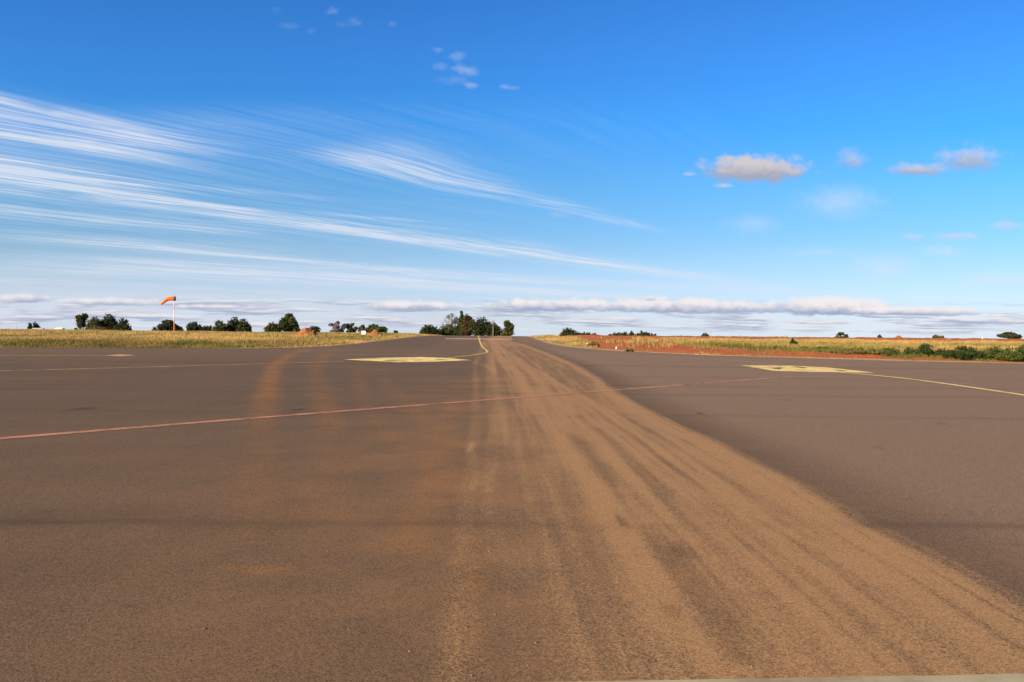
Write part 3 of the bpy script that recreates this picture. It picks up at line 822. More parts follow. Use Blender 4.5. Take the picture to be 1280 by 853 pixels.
def tree(name, x0, x1, ytop, Y, style, mat, label, cat="tree", group=None, seed=1, bark=None, base=None, dens=1.0):
    rnd = random.Random(seed)
    xm = (x0 + x1) / 2
    dm = ray(xm, ytop); X = dm[0] / dm[1] * Y
    ztop = EYE + dm[2] / dm[1] * Y
    zb = float(ground_h(np.array([X]), np.array([Y]))[0]) if base is None else base
    W = (x1 - x0) / FPX * Y * 1.13; H = max(ztop - zb, 0.4) * 1.05
    root = thing(name, (X, Y, zb), label, cat, group)
    bark = bark or M_BARK
    cs, rs = [], []

    def lobe(x, y, z, rx, rz, ry=None):
        cs.append((x * W, y * W, z * H)); rs.append((rx * W, (ry or rx) * W, rz * H))
    area = max((x1 - x0) * H / Y * FPX, 20)
    n = int(min(9000, (160 + 5.0 * area) * dens)); size = max(0.022 * Y / 10, W * 0.045) * 0.62
    if style == 'round':
        for k in range(9):
            an = k * 2.399; r = 0.26 * math.sqrt((k + .5) / 9)
            lobe(math.cos(an) * r * 1.15, math.sin(an) * r, 0.42 + rnd.uniform(-.12, .18) - 0.3 * r, rnd.uniform(.19, .27), rnd.uniform(.27, .36))
        lobe(rnd.uniform(-.06, .06), 0, 0.66, .27, .33)
        lobe(-.24, 0, .30, .24, .28); lobe(.24, 0, .28, .24, .27)
    elif style == 'oak':
        for k in range(10):
            an = k * 2.399; r = 0.30 * math.sqrt((k + .5) / 10)
            lobe(math.cos(an) * r, math.sin(an) * r, 0.52 + rnd.uniform(-.12, .14) - .4 * r, rnd.uniform(.15, .22), rnd.uniform(.19, .28))
        lobe(rnd.uniform(-.1, .1), 0, .77, .2, .22)
        for k in range(5):
            lobe(rnd.uniform(-.36, .36), rnd.uniform(-.2, .2), rnd.uniform(.2, .32), rnd.uniform(.12, .18), rnd.uniform(.13, .2))
    elif style == 'umbrella':
        for k in range(9):
            an = k * 2.399; r = 0.34 * math.sqrt((k + .5) / 9)
            lobe(math.cos(an) * r, math.sin(an) * r, 0.70 + rnd.uniform(-.06, .08) - .35 * r, rnd.uniform(.14, .2), rnd.uniform(.14, .2))
        lobe(.0, 0, .8, .22, .18)
    elif style == 'conifer':
        for k in range(7):
            f = k / 6
            for j in range(3):
                an = rnd.uniform(0, 6.28); rr = (1 - f) * .26
                lobe(math.cos(an) * rr, math.sin(an) * rr, .14 + f * .76, .08 + (1 - f) * .16, .08)
    elif style == 'open':
        for k in range(16):
            an = k * 2.4 + rnd.uniform(-.3, .3); r = rnd.uniform(.05, .40)
            lobe(math.cos(an) * r, math.sin(an) * r, rnd.uniform(.18, .90) - .25 * r, rnd.uniform(.07, .14), rnd.uniform(.07, .14))
        n = int(n * .55)
    elif style == 'column':
        for k in range(9):
            lobe(rnd.uniform(-.16, .16), rnd.uniform(-.16, .16), .14 + k * .085, .32 - .018 * k + rnd.uniform(-.05, .04), .15)
    elif style == 'low':
        for k in range(8):
            lobe(-.38 + .108 * k, rnd.uniform(-.1, .1), .35 + rnd.uniform(-.1, .22), rnd.uniform(.12, .19), rnd.uniform(.3, .45))
    if style == 'bare':
        out = []
        for k in range(5):
            twigs(rnd, (rnd.uniform(-.05, .05) * W, 0, -.2), (rnd.uniform(-.4, .4), rnd.uniform(-.4, .4), 1), H * .48, W * .022, 3, out)
        obj("trunk", py_mesh("trunk", join(out)), bark, root)
        for k in range(7):
            lobe(rnd.uniform(-.36, .36), rnd.uniform(-.3, .3), rnd.uniform(.5, .95), .12, .09)
        V, F, t = leaf_cloud(cs, rs, int(n * .22), size * .55, seed=seed)
    else:
        nl = {'round': 5, 'oak': 6, 'umbrella': 6, 'open': 7}.get(style, 3)
        tr_ = limb_set(rnd, H, W, max(0.035 * W, 0.05), nl, .8 if style != 'umbrella' else .65, start=.2)
        obj("trunk", py_mesh("trunk", join(tr_)), bark, root)
        V, F, t = leaf_cloud(cs, rs, n, size, seed=seed)
    V[:, 2] = np.maximum(V[:, 2], -0.05)
    me_ = mesh_np("crown", V, F); attr(me_, "tint", t)
    obj("crown", me_, mat, root)
    return root


T = tree
G1 = "trees on the far left horizon"
T("young_tree", 33.5, 41, 403.5, 230, 'column', M_DGREEN, "smaller leaning one of two tiny trees beside the pale-roofed shed", "tree", G1, 1)
T("young_tree", 39.5, 50, 403, 232, 'oak', M_DGREEN, "wider one of two tiny trees standing behind the pale-roofed shed", "tree", G1, 2)
T("gum_tree", 91, 109, 391, 175, 'open', M_GREEN, "thin open-crowned tree at the left end of the big dark clump", "tree", G1, 3, dens=2.2)
T("leafless_tree", 104, 118, 396, 185, 'bare', M_GREY, "hazy leafless tree squeezed between the thin tree and the dark clump", "tree", G1, 4, bark=M_PALEBARK)
T("round_tree", 108, 129, 397, 170, 'round', M_GREEN, "lower green tree on the left side of the big dark clump", "tree", G1, 5)
T("round_tree", 125, 147.5, 392.6, 172, 'round', M_DGREEN, "tallest round tree in the middle of the big dark clump", "tree", G1, 6)
T("round_tree", 143.5, 163, 398, 168, 'round', M_DGREEN, "darkest round tree sloping down at the right of the big clump", "tree", G1, 7)
T("small_bush_tree", 189, 198, 409, 180, 'round', M_GREY, "tiny greyish bush left of the tree behind the windsock pole", "bush", G1, 8)
T("spreading_tree", 196, 228, 400.5, 178, 'oak', M_DGREEN, "dark spreading tree directly behind the windsock pole", "tree", G1, 9, dens=1.5)
T("spreading_tree", 232, 250, 402.8, 180, 'oak', M_DGREEN, "small wide-topped tree standing alone right of the windsock", "tree", G1, 10, dens=1.4)
T("small_bush_tree", 251, 264, 406.8, 185, 'low', M_DGREEN, "low dark bush tapering right beside the lone wide-topped tree", "bush", G1, 11)
T("spreading_tree", 265, 287, 401.2, 182, 'oak', M_GREEN, "lower sloping tree at the left of the trio right of the windsock", "tree", G1, 12, dens=1.3)
T("spreading_tree", 283, 302, 396.4, 185, 'round', M_DGREEN, "tallest tree of the trio right of the windsock", "tree", G1, 13)
T("spreading_tree", 296, 314, 398.8, 180, 'round', M_DGREEN, "dark full tree at the right of the trio right of the windsock", "tree", G1, 14)
T("spreading_bush", 330, 352, 403.5, 160, 'round', M_OLIVE, "sloping olive bush leaning against the tall round tree", "bush", G1, 15)
T("round_tree", 347.5, 374, 392.8, 162, 'oak', M_GREEN, "tall round green tree just left of the big orange dirt mound", "tree", G1, 16, dens=2.0)
T("round_bush", 382, 399.5, 407.4, 115, 'round', M_DGREEN, "dark dome-shaped bush right behind the big orange dirt mound", "bush", G1, 17)
T("mauve_tree", 410.5, 432, 402.3, 165, 'open', M_MAUVE, "mauve grey thin-leaved tree with see-through crown", "tree", G1, 18, bark=M_PALEBARK, dens=3.2)
T("grey_gum_tree", 428, 447, 401.2, 168, 'open', M_GREY, "grey green gum tree beside the mauve tree", "tree", G1, 19, bark=M_PALEBARK, dens=2.4)
T("round_bush", 434.5, 444, 408.5, 150, 'round', M_DGREEN, "small dark bush at the foot of the grey green gum tree", "bush", G1, 20)
T("small_gum_tree", 446, 458, 406.4, 165, 'open', M_GREY, "small sparse tree above the white box sign", "tree", G1, 21, dens=2.4)
T("spreading_tree", 454.5, 483, 406.0, 160, 'oak', M_GREEN, "wide green tree behind the smaller orange dirt mound", "tree", G1, 22, dens=1.6)
T("small_bush_tree", 490.5, 497.5, 413.4, 175, 'round', M_DGREEN, "tiny isolated bush between the smaller mound and the taxiway trees", "bush", G1, 23)
G2 = "clump of trees at the end of the taxiway"
T("round_tree", 525.5, 548, 406.0, 165, 'round', M_DGREEN, "low dome-shaped tree at the left end of the taxiway clump", "tree", G2, 24)
T("round_tree", 543, 583, 405.2, 170, 'round', M_GREEN, "low green tree under the leafless branches in the taxiway clump", "tree", G2, 25)
T("leafless_tree", 553, 573, 391.5, 172, 'bare', M_GREY, "tall leafless grey tree rising from the taxiway clump", "tree", G2, 26, bark=M_PALEBARK)
T("pointed_tree", 569, 585, 389.6, 170, 'conifer', M_GREEN, "pointed tallest tree in the middle of the taxiway clump", "tree", G2, 27, dens=2.0)
T("rusty_tree", 575, 596, 393.2, 167, 'column', M_RUST, "rust-tinged upright tree beside the pointed tree in the taxiway clump", "tree", G2, 28, dens=1.3)
T("broad_tree", 587, 621, 397.6, 165, 'round', M_DGREEN, "broad dark tree right of the rust-tinged tree in the taxiway clump", "tree", G2, 29)
T("round_tree", 608, 627, 405.0, 164, 'round', M_DGREEN, "small dark tree at the right foot of the broad tree by the thin pole", "tree", G2, 30)
T("olive_tree", 626, 645, 400.8, 155, 'column', M_OLIVE, "olive green upright tree standing apart at the right of the taxiway clump", "tree", G2, 31)
G3 = "trees on the far right horizon"
T("round_tree", 699.5, 723, 410.4, 200, 'round', M_DGREEN, "dark rounded tree beside the right edge of the taxiway crest", "tree", G3, 32)
for k, (a, b, t_, lb) in enumerate([(718, 731, 414.2, "low dark tree touching the rounded tree by the taxiway crest"),
                                    (728, 737, 414.8, "small middle tree of the low row tapering away from the taxiway crest"),
                                    (735, 744.5, 415.4, "last and lowest tree of the row tapering away from the taxiway crest")]):
    T("distant_tree", a, b, t_, 260, 'low', M_DGREEN, lb, "tree", G3, 40 + k)
for k, (a, b, t_, lb) in enumerate([(760, 772, 416.4, "lowest tree at the left tip of the flat distant row"),
                                    (769, 783, 414.9, "second tree from the left tip of the flat distant row"),
                                    (780, 792, 414.2, "bushy tree just left of the dip in the flat distant row"),
                                    (789, 801, 415.0, "low tree in the dip of the flat distant row"),
                                    (798, 810, 414.4, "tree just right of the dip in the flat distant row"),
                                    (807, 819.5, 415.6, "tree closing the right end of the flat distant row")]):
    T("distant_tree", a, b, t_, 420, 'low', M_DGREEN, lb, "tree", G3, 50 + k)
T("small_bush_tree", 875.5, 887, 416.6, 150, 'round', M_GREEN, "tiny bush on the red horizon right of the distant tree row", "bush", G3, 60)
T("wispy_tree", 1044, 1056, 414.8, 170, 'open', M_GREEN, "wispy small tree on the red horizon right of centre", "tree", G3, 61, dens=1.3)
T("small_bush_tree", 1053, 1060.5, 417.8, 168, 'round', M_DGREEN, "tiny dark bush touching the wispy small tree", "bush", G3, 62)
T("small_bush_tree", 1097, 1103.5, 418.8, 160, 'round', M_DGREEN, "tiny dark bush left of the far red soil heap", "bush", G3, 63)
T("small_bush_tree", 1166.5, 1179, 419, 160, 'low', M_OLIVE, "low olive bush right of the far red soil heap", "bush", G3, 64)
T("umbrella_tree", 1247, 1275, 415.8, 165, 'umbrella', M_DGREEN, "flat-topped dark tree at the far right end of the horizon", "tree", G3, 65, dens=1.6)

# weeds along the right bank ------------------------------------------


def shrub(name, x0, x1, ytop, ybase, mat, label, seed, n=1800, peaks=3, cat="shrub", group="green weed shrubs along the right verge", stems=True, Y=None, size=None):
    rnd = random.Random(seed)
    c = at((x0 + x1) / 2, ybase) if Y is None else None
    if Y is not None:
        dm = ray((x0 + x1) / 2, ybase); c = np.array([dm[0] / dm[1] * Y, Y])
    d_ = ray((x0 + x1) / 2, ytop)
    W = (x1 - x0) / FPX * c[1] * 1.22; zb = float(ground_h(np.array([c[0]]), np.array([c[1]]))[0])
    H = 1.12 * max(EYE + d_[2] / d_[1] * c[1] - zb, 0.25)
    root = thing(name, (c[0], c[1], zb), label, cat, group)
    cs, rs, st = [], [], []
    for k in range(7 + 2 * peaks):
        x = rnd.uniform(-.40, .40); hh = (1 - abs(x) * 1.1) * rnd.uniform(.6, 1.0)
        cs.append((x * W, rnd.uniform(-.3, .3) * W, hh * H * .5)); rs.append((W * rnd.uniform(.10, .17), W * rnd.uniform(.1, .2), H * hh * .48))
        st.append(tube([(x * W * .03, 0, -.03), (x * W * .8, rnd.uniform(-.1, .1) * W, hh * H * .5), (x * W, rnd.uniform(-.15, .15) * W, hh * H * .95)], [.012, .009, .004], 5))
    V, F, t = leaf_cloud(cs, rs, n, size or (0.045 * c[1] / 45 + 0.02), seed=seed)
    V[:, 2] = np.maximum(V[:, 2], 0.0)
    obj("stem", py_mesh("stem", join(st)), M_BARK, root)
    me_ = mesh_np("leaves", V, F); attr(me_, "tint", t)
    obj("leaves", me_, mat, root)
    return root


S = shrub
S("weed_shrub", 1090, 1142, 433, 447, M_WEED, "mid green weed clump left of the tallest weed shrub", 101, 1700)
S("weed_shrub", 1133, 1176, 428.8, 447.6, M_WEEDD, "tallest peaked weed shrub on the right verge", 102, 2600)
S("weed_shrub", 1166, 1184, 436, 447.8, M_WEED, "short weed clump leaning on the right side of the tallest shrub", 112, 900)
S("weed_shrub", 1186, 1228, 431, 450.5, M_WEEDD, "darkest dense weed shrub close to the asphalt edge", 103, 2600)
S("weed_shrub", 1044, 1100, 434.5, 446.4, M_WEEDY, "yellowish green low weed clump above the red soil edge", 104, 1500)
S("weed_shrub", 1230, 1266, 432, 451.5, M_WEED, "mid green weed clump right of the darkest shrub", 105, 1800)
S("weed_shrub", 1252, 1300, 427, 452.5, M_WEED, "tall light green weed clump cut by the right edge of the view", 106, 2400)
S("weed_shrub", 1014, 1054, 433.5, 441, M_WEED, "green weed clump behind the red bank left of the yellowish clump", 107, 1300)
S("weed_shrub", 978, 1016, 432.5, 439.6, M_WEED, "green weed clump around the foot of the lone upright shrub", 108, 1200)
S("weed_shrub", 985.5, 996, 423, 437.5, M_WEEDD, "lone narrow upright shrub rising above the grass", 109, 900)
S("weed_shrub", 948, 982, 431.5, 438.6, M_WEED, "low green weed clump left of the lone upright shrub", 110, 1000)
S("weed_shrub", 916, 950, 429.8, 436.4, M_WEEDD, "leftmost low weed clump of the green line on the red bank", 111, 1000)
S("weed_shrub", 735, 750, 427.8, 434.4, M_WEEDY, "small round yellow green shrub near the taxiway edge", 113, 500)
S("weed_shrub", 782, 791, 435.8, 439.8, M_WEED, "tiny green tuft beside the white stub near the sandy edge", 114, 250)
S("brush_heap", 105, 136, 406.5, 412, M_SCRUB, "heap of dry brown brush in front of the big dark tree clump", 120, 1500, cat="brush heap", group=None, Y=118, size=.09)

# ------------------------------------------------------------------ mounds, rocks, pebbles


def mound(name, x0, x1, ytop, Y, mat, label, seed, cat="dirt mound"):
    xm = (x0 + x1) / 2; dm = ray(xm, ytop)
    X = dm[0] / dm[1] * Y; W = (x1 - x0) / FPX * Y
    zb = float(ground_h(np.array([X]), np.array([Y]))[0]); H = EYE + dm[2] / dm[1] * Y - zb
    n = 40
    u = np.linspace(-1, 1, n); U, V_ = np.meshgrid(u, u)
    r = np.hypot(U, V_)
    z = np.clip(1 - r ** 1.15, 0, 1) ** 0.95
    z = z * H * (0.86 + 0.35 * (fbm(U * 3 + seed, V_ * 3, 4, seed) - .3)) + (fbm(U * 9, V_ * 9 + seed, 3, seed) - .5) * 0.26 * H * (r < .95) - 0.04
    me_ = mesh_np(name, np.stack([U * W / 2, V_ * W / 2, z], -1), grid_faces(n, n))
    return obj(name, me_, mat, loc=(X, Y, zb), label=label, category=cat)


mound("dirt_mound", 365, 403, 406.6, 80, M_MOUND, "big orange dirt mound in the grass left of the taxiway", 1)
mound("dirt_mound", 456, 482, 410.8, 90, M_MOUND, "smaller reddish dirt mound beside the white box sign", 2)
mound("dirt_mound", 1114, 1132, 418.6, 140, M_REDM, "small far red soil heap on the right horizon", 3)


def rock_mesh(name, rx, ry, rz, seed, n=12):
    th = np.linspace(0.02, np.pi - 0.02, n); ph = np.linspace(0, 2 * np.pi, 2 * n, endpoint=False)
    T_, P_ = np.meshgrid(th, ph, indexing='ij')
    d_ = np.stack([np.sin(T_) * np.cos(P_), np.sin(T_) * np.sin(P_), np.cos(T_)], -1)
    k = 0.8 + 0.5 * fbm(d_[..., 0] * 1.6 + seed * 3.1, d_[..., 1] * 1.6 + d_[..., 2] * 1.3, 3, seed)
    v = d_ * k[..., None] * np.array([rx, ry, rz])
    a = np.arange(n * 2 * n).reshape(n, 2 * n); a2 = np.roll(a, -1, 1)
    f = np.stack([a[:-1], a[1:], a2[1:], a2[:-1]], -1).reshape(-1, 4)
    return mesh_np(name, v.reshape(-1, 3), f)


q = ray(151, 415.2); Yr = 100.0
Xr = q[0] / q[1] * Yr
obj("boulder", rock_mesh("boulder", .55, .4, .28, 3), M_ROCK, loc=(Xr, Yr, float(ground_h(np.array([Xr]), np.array([Yr]))[0]) + .3), smooth=True,
    label="low dark boulder in the grass in front of the dark tree clump", category="boulder")

LP = "tiny reddish pebble lying loose on the dusty asphalt"
stones = [rock_mesh("pebble", .006, .005, .004, s_, 7) for s_ in range(4)]
for m_ in stones:
    m_.materials.append(M_STONE)
spots = [(545, 785), (550, 797), (512, 815), (566, 806), (583, 785), (603, 836), (619, 769), (620, 782), (575, 835), (627, 849), (645, 733), (717, 683), (770, 649), (795, 845), (505, 825),
         (511, 803), (612, 690), (670, 805), (682, 790), (735, 741), (660, 833), (436, 787), (256, 787), (110, 776), (248, 727), (410, 690), (800, 806), (846, 772), (940, 834), (575, 812), (537, 782), (590, 846)]
rp = random.Random(5)
for i in range(46):
    spots.append((rp.uniform(440, 1000), rp.uniform(640, 848)))
for i, p in enumerate(spots):
    c = at(*p); s_ = rp.uniform(0.6, 1.5) if i < 32 else rp.uniform(.3, .75)
    o = bpy.data.objects.new("pebble", stones[i % 4]); C.objects.link(o)
    o.location = (c[0], c[1], float(rise(c[1])) + 0.002 * s_); o.rotation_euler = (0, 0, rp.uniform(0, 6.28)); o.scale = (s_, s_, s_)
    o["label"] = LP; o["category"] = "pebble"; o["group"] = "loose pebbles on the asphalt"

# ------------------------------------------------------------------ windsock
Yw = 95.0
dw = ray(217.6, 417); Xw = dw[0] / dw[1] * Yw
zw = float(ground_h(np.array([Xw]), np.array([Yw]))[0])
topz = EYE + ray(217.8, 365.5)[2] / ray(217.8, 365.5)[1] * Yw


def wz(py):
    r_ = ray(217.6, py); return EYE + r_[2] / r_[1] * Yw - zw


ws = thing("windsock", (Xw, Yw, zw), "orange windsock drooping left from a banded orange and white pole in the dry grass", "windsock")
levels = [(-0.3, wz(414.5), .062, M_SALMON), (wz(414.5), wz(403.5), .062, M_ORANGE), (wz(403.5), wz(398.5), .055, M_SALMON), (wz(398.5), wz(387.5), .050, M_WHITE),
          (wz(387.5), wz(382.5), .047, M_SALMON), (wz(382.5), wz(376), .042, M_WHITE)]
for za, zb_, r_, mt in levels:
    obj("pole_section", py_mesh("pole_section", tube([(0, 0, za), (0, 0, zb_)], [r_, r_ * .97], 14)), mt, ws, smooth=False)
obj("spindle", py_mesh("spindle", tube([(0, 0, wz(376)), (0, 0, wz(366)), (0, 0, wz(365.4))], [.028, .020, .008], 8)), M_STEEL, ws)
# sock: tapering curved tube hung from a hoop
zc = wz(373.6)
cl = [(.10, 0, zc), (-.12, 0, zc + .03), (-.48, .0, zc + .03), (-.82, .01, zc - .06), (-1.12, .02, zc - .26), (-1.42, .03, zc - .52), (-1.68, .04, zc - .72)]
CL = np.array(cl)
tt2 = np.linspace(0, len(cl) - 1, 34)
CLs = np.stack([np.interp(tt2, range(len(cl)), CL[:, k]) for k in range(3)], -1)
for _ in range(3):
    CLs[1:-1] = (CLs[:-2] + 2 * CLs[1:-1] + CLs[2:]) / 4
rad = np.interp(np.linspace(0, 1, 34), [0, .25, .6, 1], [.29, .265, .20, .125]) * (1 + .04 * np.sin(np.linspace(0, 22, 34)))
vsk, fsk = tube([tuple(p) for p in CLs], list(rad), 20, False)
i0 = 4
n = 20
band = [f for f in fsk if max(f) < (i0 + 1) * n]
rest = [f for f in fsk if min(f) >= i0 * n]


def used(vs_, fs_):
    ids = sorted({i for f in fs_ for i in f}); mp = {a: b for b, a in enumerate(ids)}
    return [vs_[i] for i in ids], [tuple(mp[i] for i in f) for f in fs_]


sock = obj("sock", py_mesh("sock", used(vsk, rest)), M_SOCK, ws, smooth=True)
obj("mouth_band", py_mesh("mouth_band", used(vsk, band)), M_SOCKRED, ws, smooth=True)
ring = [(.10, .29 * math.cos(a), zc + .29 * math.sin(a)) for a in np.linspace(0, 2 * math.pi, 25)]
hp = [tube(ring, [.018] * 25, 6, False)] + [tube([(.0, 0, zc + s_ * .05), (.10, s_ * .28, zc)], [.012, .012], 6) for s_ in (-1, 1)] + [tube([(0, 0, zc - .12), (0, 0, zc + .12)], [.045, .045], 10)]
obj("hoop", py_mesh("hoop", join(hp)), M_STEEL, ws)

# ------------------------------------------------------------------ small built things


def place(px, py, Y):
    d_ = ray(px, py); X_ = d_[0] / d_[1] * Y
    zb_ = float(ground_h(np.array([X_]), np.array([Y]))[0])
    return X_, Y, zb_, EYE + d_[2] / d_[1] * Y - zb_


# white box sign near the smaller mound
X_, Y_, zb_, H_ = place(454.6, 413.8, 92.0)
w_ = 5.2 / FPX * Y_
sg = thing("box_sign", (X_, Y_, zb_), "small blank white box sign standing beside the smaller dirt mound", "sign")
obj("panel", py_mesh("panel", box(0, 0, H_ - .23, w_, .16, .46)), M_WHITE, sg)
for s_ in (-1, 1):
    obj("leg", py_mesh("leg", tube([(s_ * w_ * .36, 0, -.2), (s_ * w_ * .36, 0, H_ - .47)], [.03, .03], 8)), M_STEEL, sg)

# sheds on the far left horizon


def shed(px0, px1, ytop, Y, label, mat_roof, seed):
    X0, _, zb2, H2 = place((px0 + px1) / 2, ytop, Y)
    W2 = (px1 - px0) / FPX * Y; D2 = 1.3; hw = max(H2 - .35, .6)
    sh = thing("shed", (X0, Y, zb2), label, "shed", "far sheds on the left horizon")
    obj("wall", py_mesh("wall", box(0, 0, hw / 2 - .2, W2, D2, hw + .4)), M_WALLW, sh)
    a = W2 / 2 + .15; b = D2 / 2 + .2
    rv = [(-a, -b, hw + .004), (a, -b, hw + .004), (a, b, hw + .004), (-a, b, hw + .004), (-a, 0, hw + .35), (a, 0, hw + .35)]
    obj("roof", py_mesh("roof", (rv, [(0, 1, 5, 4), (2, 3, 4, 5), (0, 4, 3), (1, 2, 5), (3, 2, 1, 0)])), mat_roof, sh)
    obj("door", py_mesh("door", box(W2 * .2, -D2 / 2 - .02, hw * .4, min(1.0, W2 * .3), .04, hw * .8)), M_DOOR, sh)


shed(71, 78.5, 409.8, 170, "tiny white shed left of the thin open-crowned tree", M_WALLW, 1)
shed(42, 54, 410.2, 210, "low pale-roofed shed below the two tiny far left trees", M_ROOF, 2)


def post(name, px, ytop, Y, r_, mat, label, cat, cross=False):
    X0, _, zb2, H2 = place(px, ytop, Y)
    p_ = thing(name, (X0, Y, zb2), label, cat)
    obj("pole", py_mesh("pole", tube([(0, 0, -.3), (0, 0, H2 * .5), (0, 0, H2)], [r_, r_ * .9, r_ * .7], 8)), mat, p_)
    if cross:
        obj("crossarm", py_mesh("crossarm", box(0, -.02 - r_, H2 - .35, 1.1, .09, .1)), mat, p_)
    else:
        obj("cap", py_mesh("cap", tube([(0, 0, H2), (0, 0, H2 + r_ * .8)], [r_ * .95, r_ * .5], 8)), mat, p_)


post("mast", 20.5, 405.2, 200, .07, M_STEEL, "thin grey mast at the far left of the horizon", "mast", True)
post("utility_pole", 616.4, 401.5, 160, .055, M_POSTW, "thin weathered pole between the taxiway clump and the olive tree", "pole")
post("marker_post", 888.4, 413.8, 96, .035, M_POSTW, "slender grey post in the grass above the red soil bank", "post")
post("marker_post", 770.4, 434.2, 52, .05, M_WHITE, "short white stub on the sandy edge of the red soil", "post")
post("marker_post", 734, 429.6, 60, .05, M_WHITE, "short pale stub beside the small round shrub near the taxiway", "post")
post("marker_post", 1228, 421.6, 100, .07, M_WHITE, "small white marker post in the far right grass", "post")

# ------------------------------------------------------------------ sun and sky
AZ = math.radians(225); EL = math.radians(24)
to_sun = Vector((math.sin(AZ) * math.cos(EL), math.cos(AZ) * math.cos(EL), math.sin(EL)))
sl_ = bpy.data.lights.new("sun", 'SUN'); sl_.energy = 5.0; sl_.angle = math.radians(0.53); sl_.color = (1.0, 0.80, 0.56)
so = bpy.data.objects.new("sun", sl_); C.objects.link(so)
so.rotation_euler = to_sun.to_track_quat('Z', 'Y').to_euler(); so.location = (-60, -60, 60)

w = bpy.data.worlds.new("World"); sc.world = w; w.use_nodes = True
g = NT(w.node_tree)
bg = w.node_tree.nodes['Background']
tc = g.n('ShaderNodeTexCoord').outputs['Generated']
sp = g.n('ShaderNodeSeparateXYZ'); g.link(tc, sp.inputs[0])
dx, dy, dz = sp.outputs
zc_ = g.m('MAXIMUM', dz, 0.012)
cmb = g.n('ShaderNodeCombineXYZ'); g.link(dx, cmb.inputs[0]); g.link(dy, cmb.inputs[1]); g.link(zc_, cmb.inputs[2])
sky = g.n('ShaderNodeTexSky'); sky.sky_type = 'NISHITA'; sky.sun_disc = False
sky.sun_elevation = EL; sky.sun_rotation = AZ; sky.altitude = 1300
sky.air_density = 1.0; sky.dust_density = 0.6; sky.ozone_density = 2.5
g.link(cmb.outputs[0], sky.inputs[0])
SKYMUL = 0.10
hs = g.n('ShaderNodeHueSaturation'); g.link(sky.outputs[0], hs.inputs['Color']); hs.inputs['Saturation'].default_value = 1.0

# direction measures: u, v = slope coordinates; px, py = where the sight line crosses a high flat cloud deck
ya = g.m('MAXIMUM', g.m('ABSOLUTE', dy), 0.05)
U = g.m('DIVIDE', dx, ya); Vv = g.m('DIVIDE', dz, ya)
zk = g.m('MAXIMUM', dz, 0.015)
# the air of that day: deep blue overhead, milky blue low down
rmp = g.n('ShaderNodeValToRGB'); g.link(g.m('MULTIPLY', Vv, 2.0, clamp=True), rmp.inputs[0])
stops = [(0.016, (.435, .48, .66)), (.107, (.385, .51, .60)), (.197, (.29, .585, .74)), (.277, (.18, .61, .93)), (.37, (.20, .60, .99)), (.44, (.19, .58, .985))]
cr = rmp.color_ramp
for i_, (p_, c_) in enumerate(stops):
    e_ = cr.elements[i_] if i_ < 2 else cr.elements.new(p_ * 2)
    e_.position = p_ * 2; e_.color = (*c_, 1)
col = g.mix(1.0, hs.outputs[0], rmp.outputs[0], 'MULTIPLY')
PX = g.m('DIVIDE', dx, zk); PY = g.m('DIVIDE', g.m('ABSOLUTE', dy), zk)


def uv(px, py):
    r_ = ray(px, py); return r_[0] / r_[1], r_[2] / r_[1]


def deck(px, py):
    r_ = ray(px, py); return np.array([r_[0] / r_[2], r_[1] / r_[2]])


uvv = g.n('ShaderNodeCombineXYZ'); g.link(U, uvv.inputs[0]); g.link(Vv, uvv.inputs[1])
UV = uvv.outputs[0]
deckv = g.n('ShaderNodeCombineXYZ'); g.link(PX, deckv.inputs[0]); g.link(PY, deckv.inputs[1])
DK = deckv.outputs[0]
# fibres: rotate so that x runs along the streaks
ang = math.atan2(1.15, 1.0)
rotd = g.map(DK, (1, 1, 1), (0, 0, -ang))
warp = g.n('ShaderNodeTexNoise'); g.link(rotd, warp.inputs['Vector']); warp.inputs['Scale'].default_value = 0.35; warp.inputs['Detail'].default_value = 2
wv_ = g.n('ShaderNodeVectorMath', operation='MULTIPLY_ADD'); g.link(warp.outputs['Color'], wv_.inputs[0]); wv_.inputs[1].default_value = (0.9, 0.8, 0); g.link(rotd, wv_.inputs[2])
fib1 = g.noise(g.map(wv_.outputs[0], (0.24, 4.0, 1)), 1.0, 7, 0.66)
fib2 = g.noise(g.map(wv_.outputs[0], (1.5, 17.0, 1)), 1.0, 5, 0.66)
patch = g.noise(g.map(wv_.outputs[0], (0.35, 0.9, 1), loc=(3.1, 1.7, 0)), 1.0, 4, 0.6)
fibre = g.m('MULTIPLY', g.m('ADD', g.m('MULTIPLY', g.ss(0.40, 0.62, fib1), 0.70), g.m('MULTIPLY', g.ss(0.40, 0.64, fib2), 0.55)), g.m('MULTIPLY_ADD', g.ss(0.25, 0.7, patch), 0.75, 0.35))


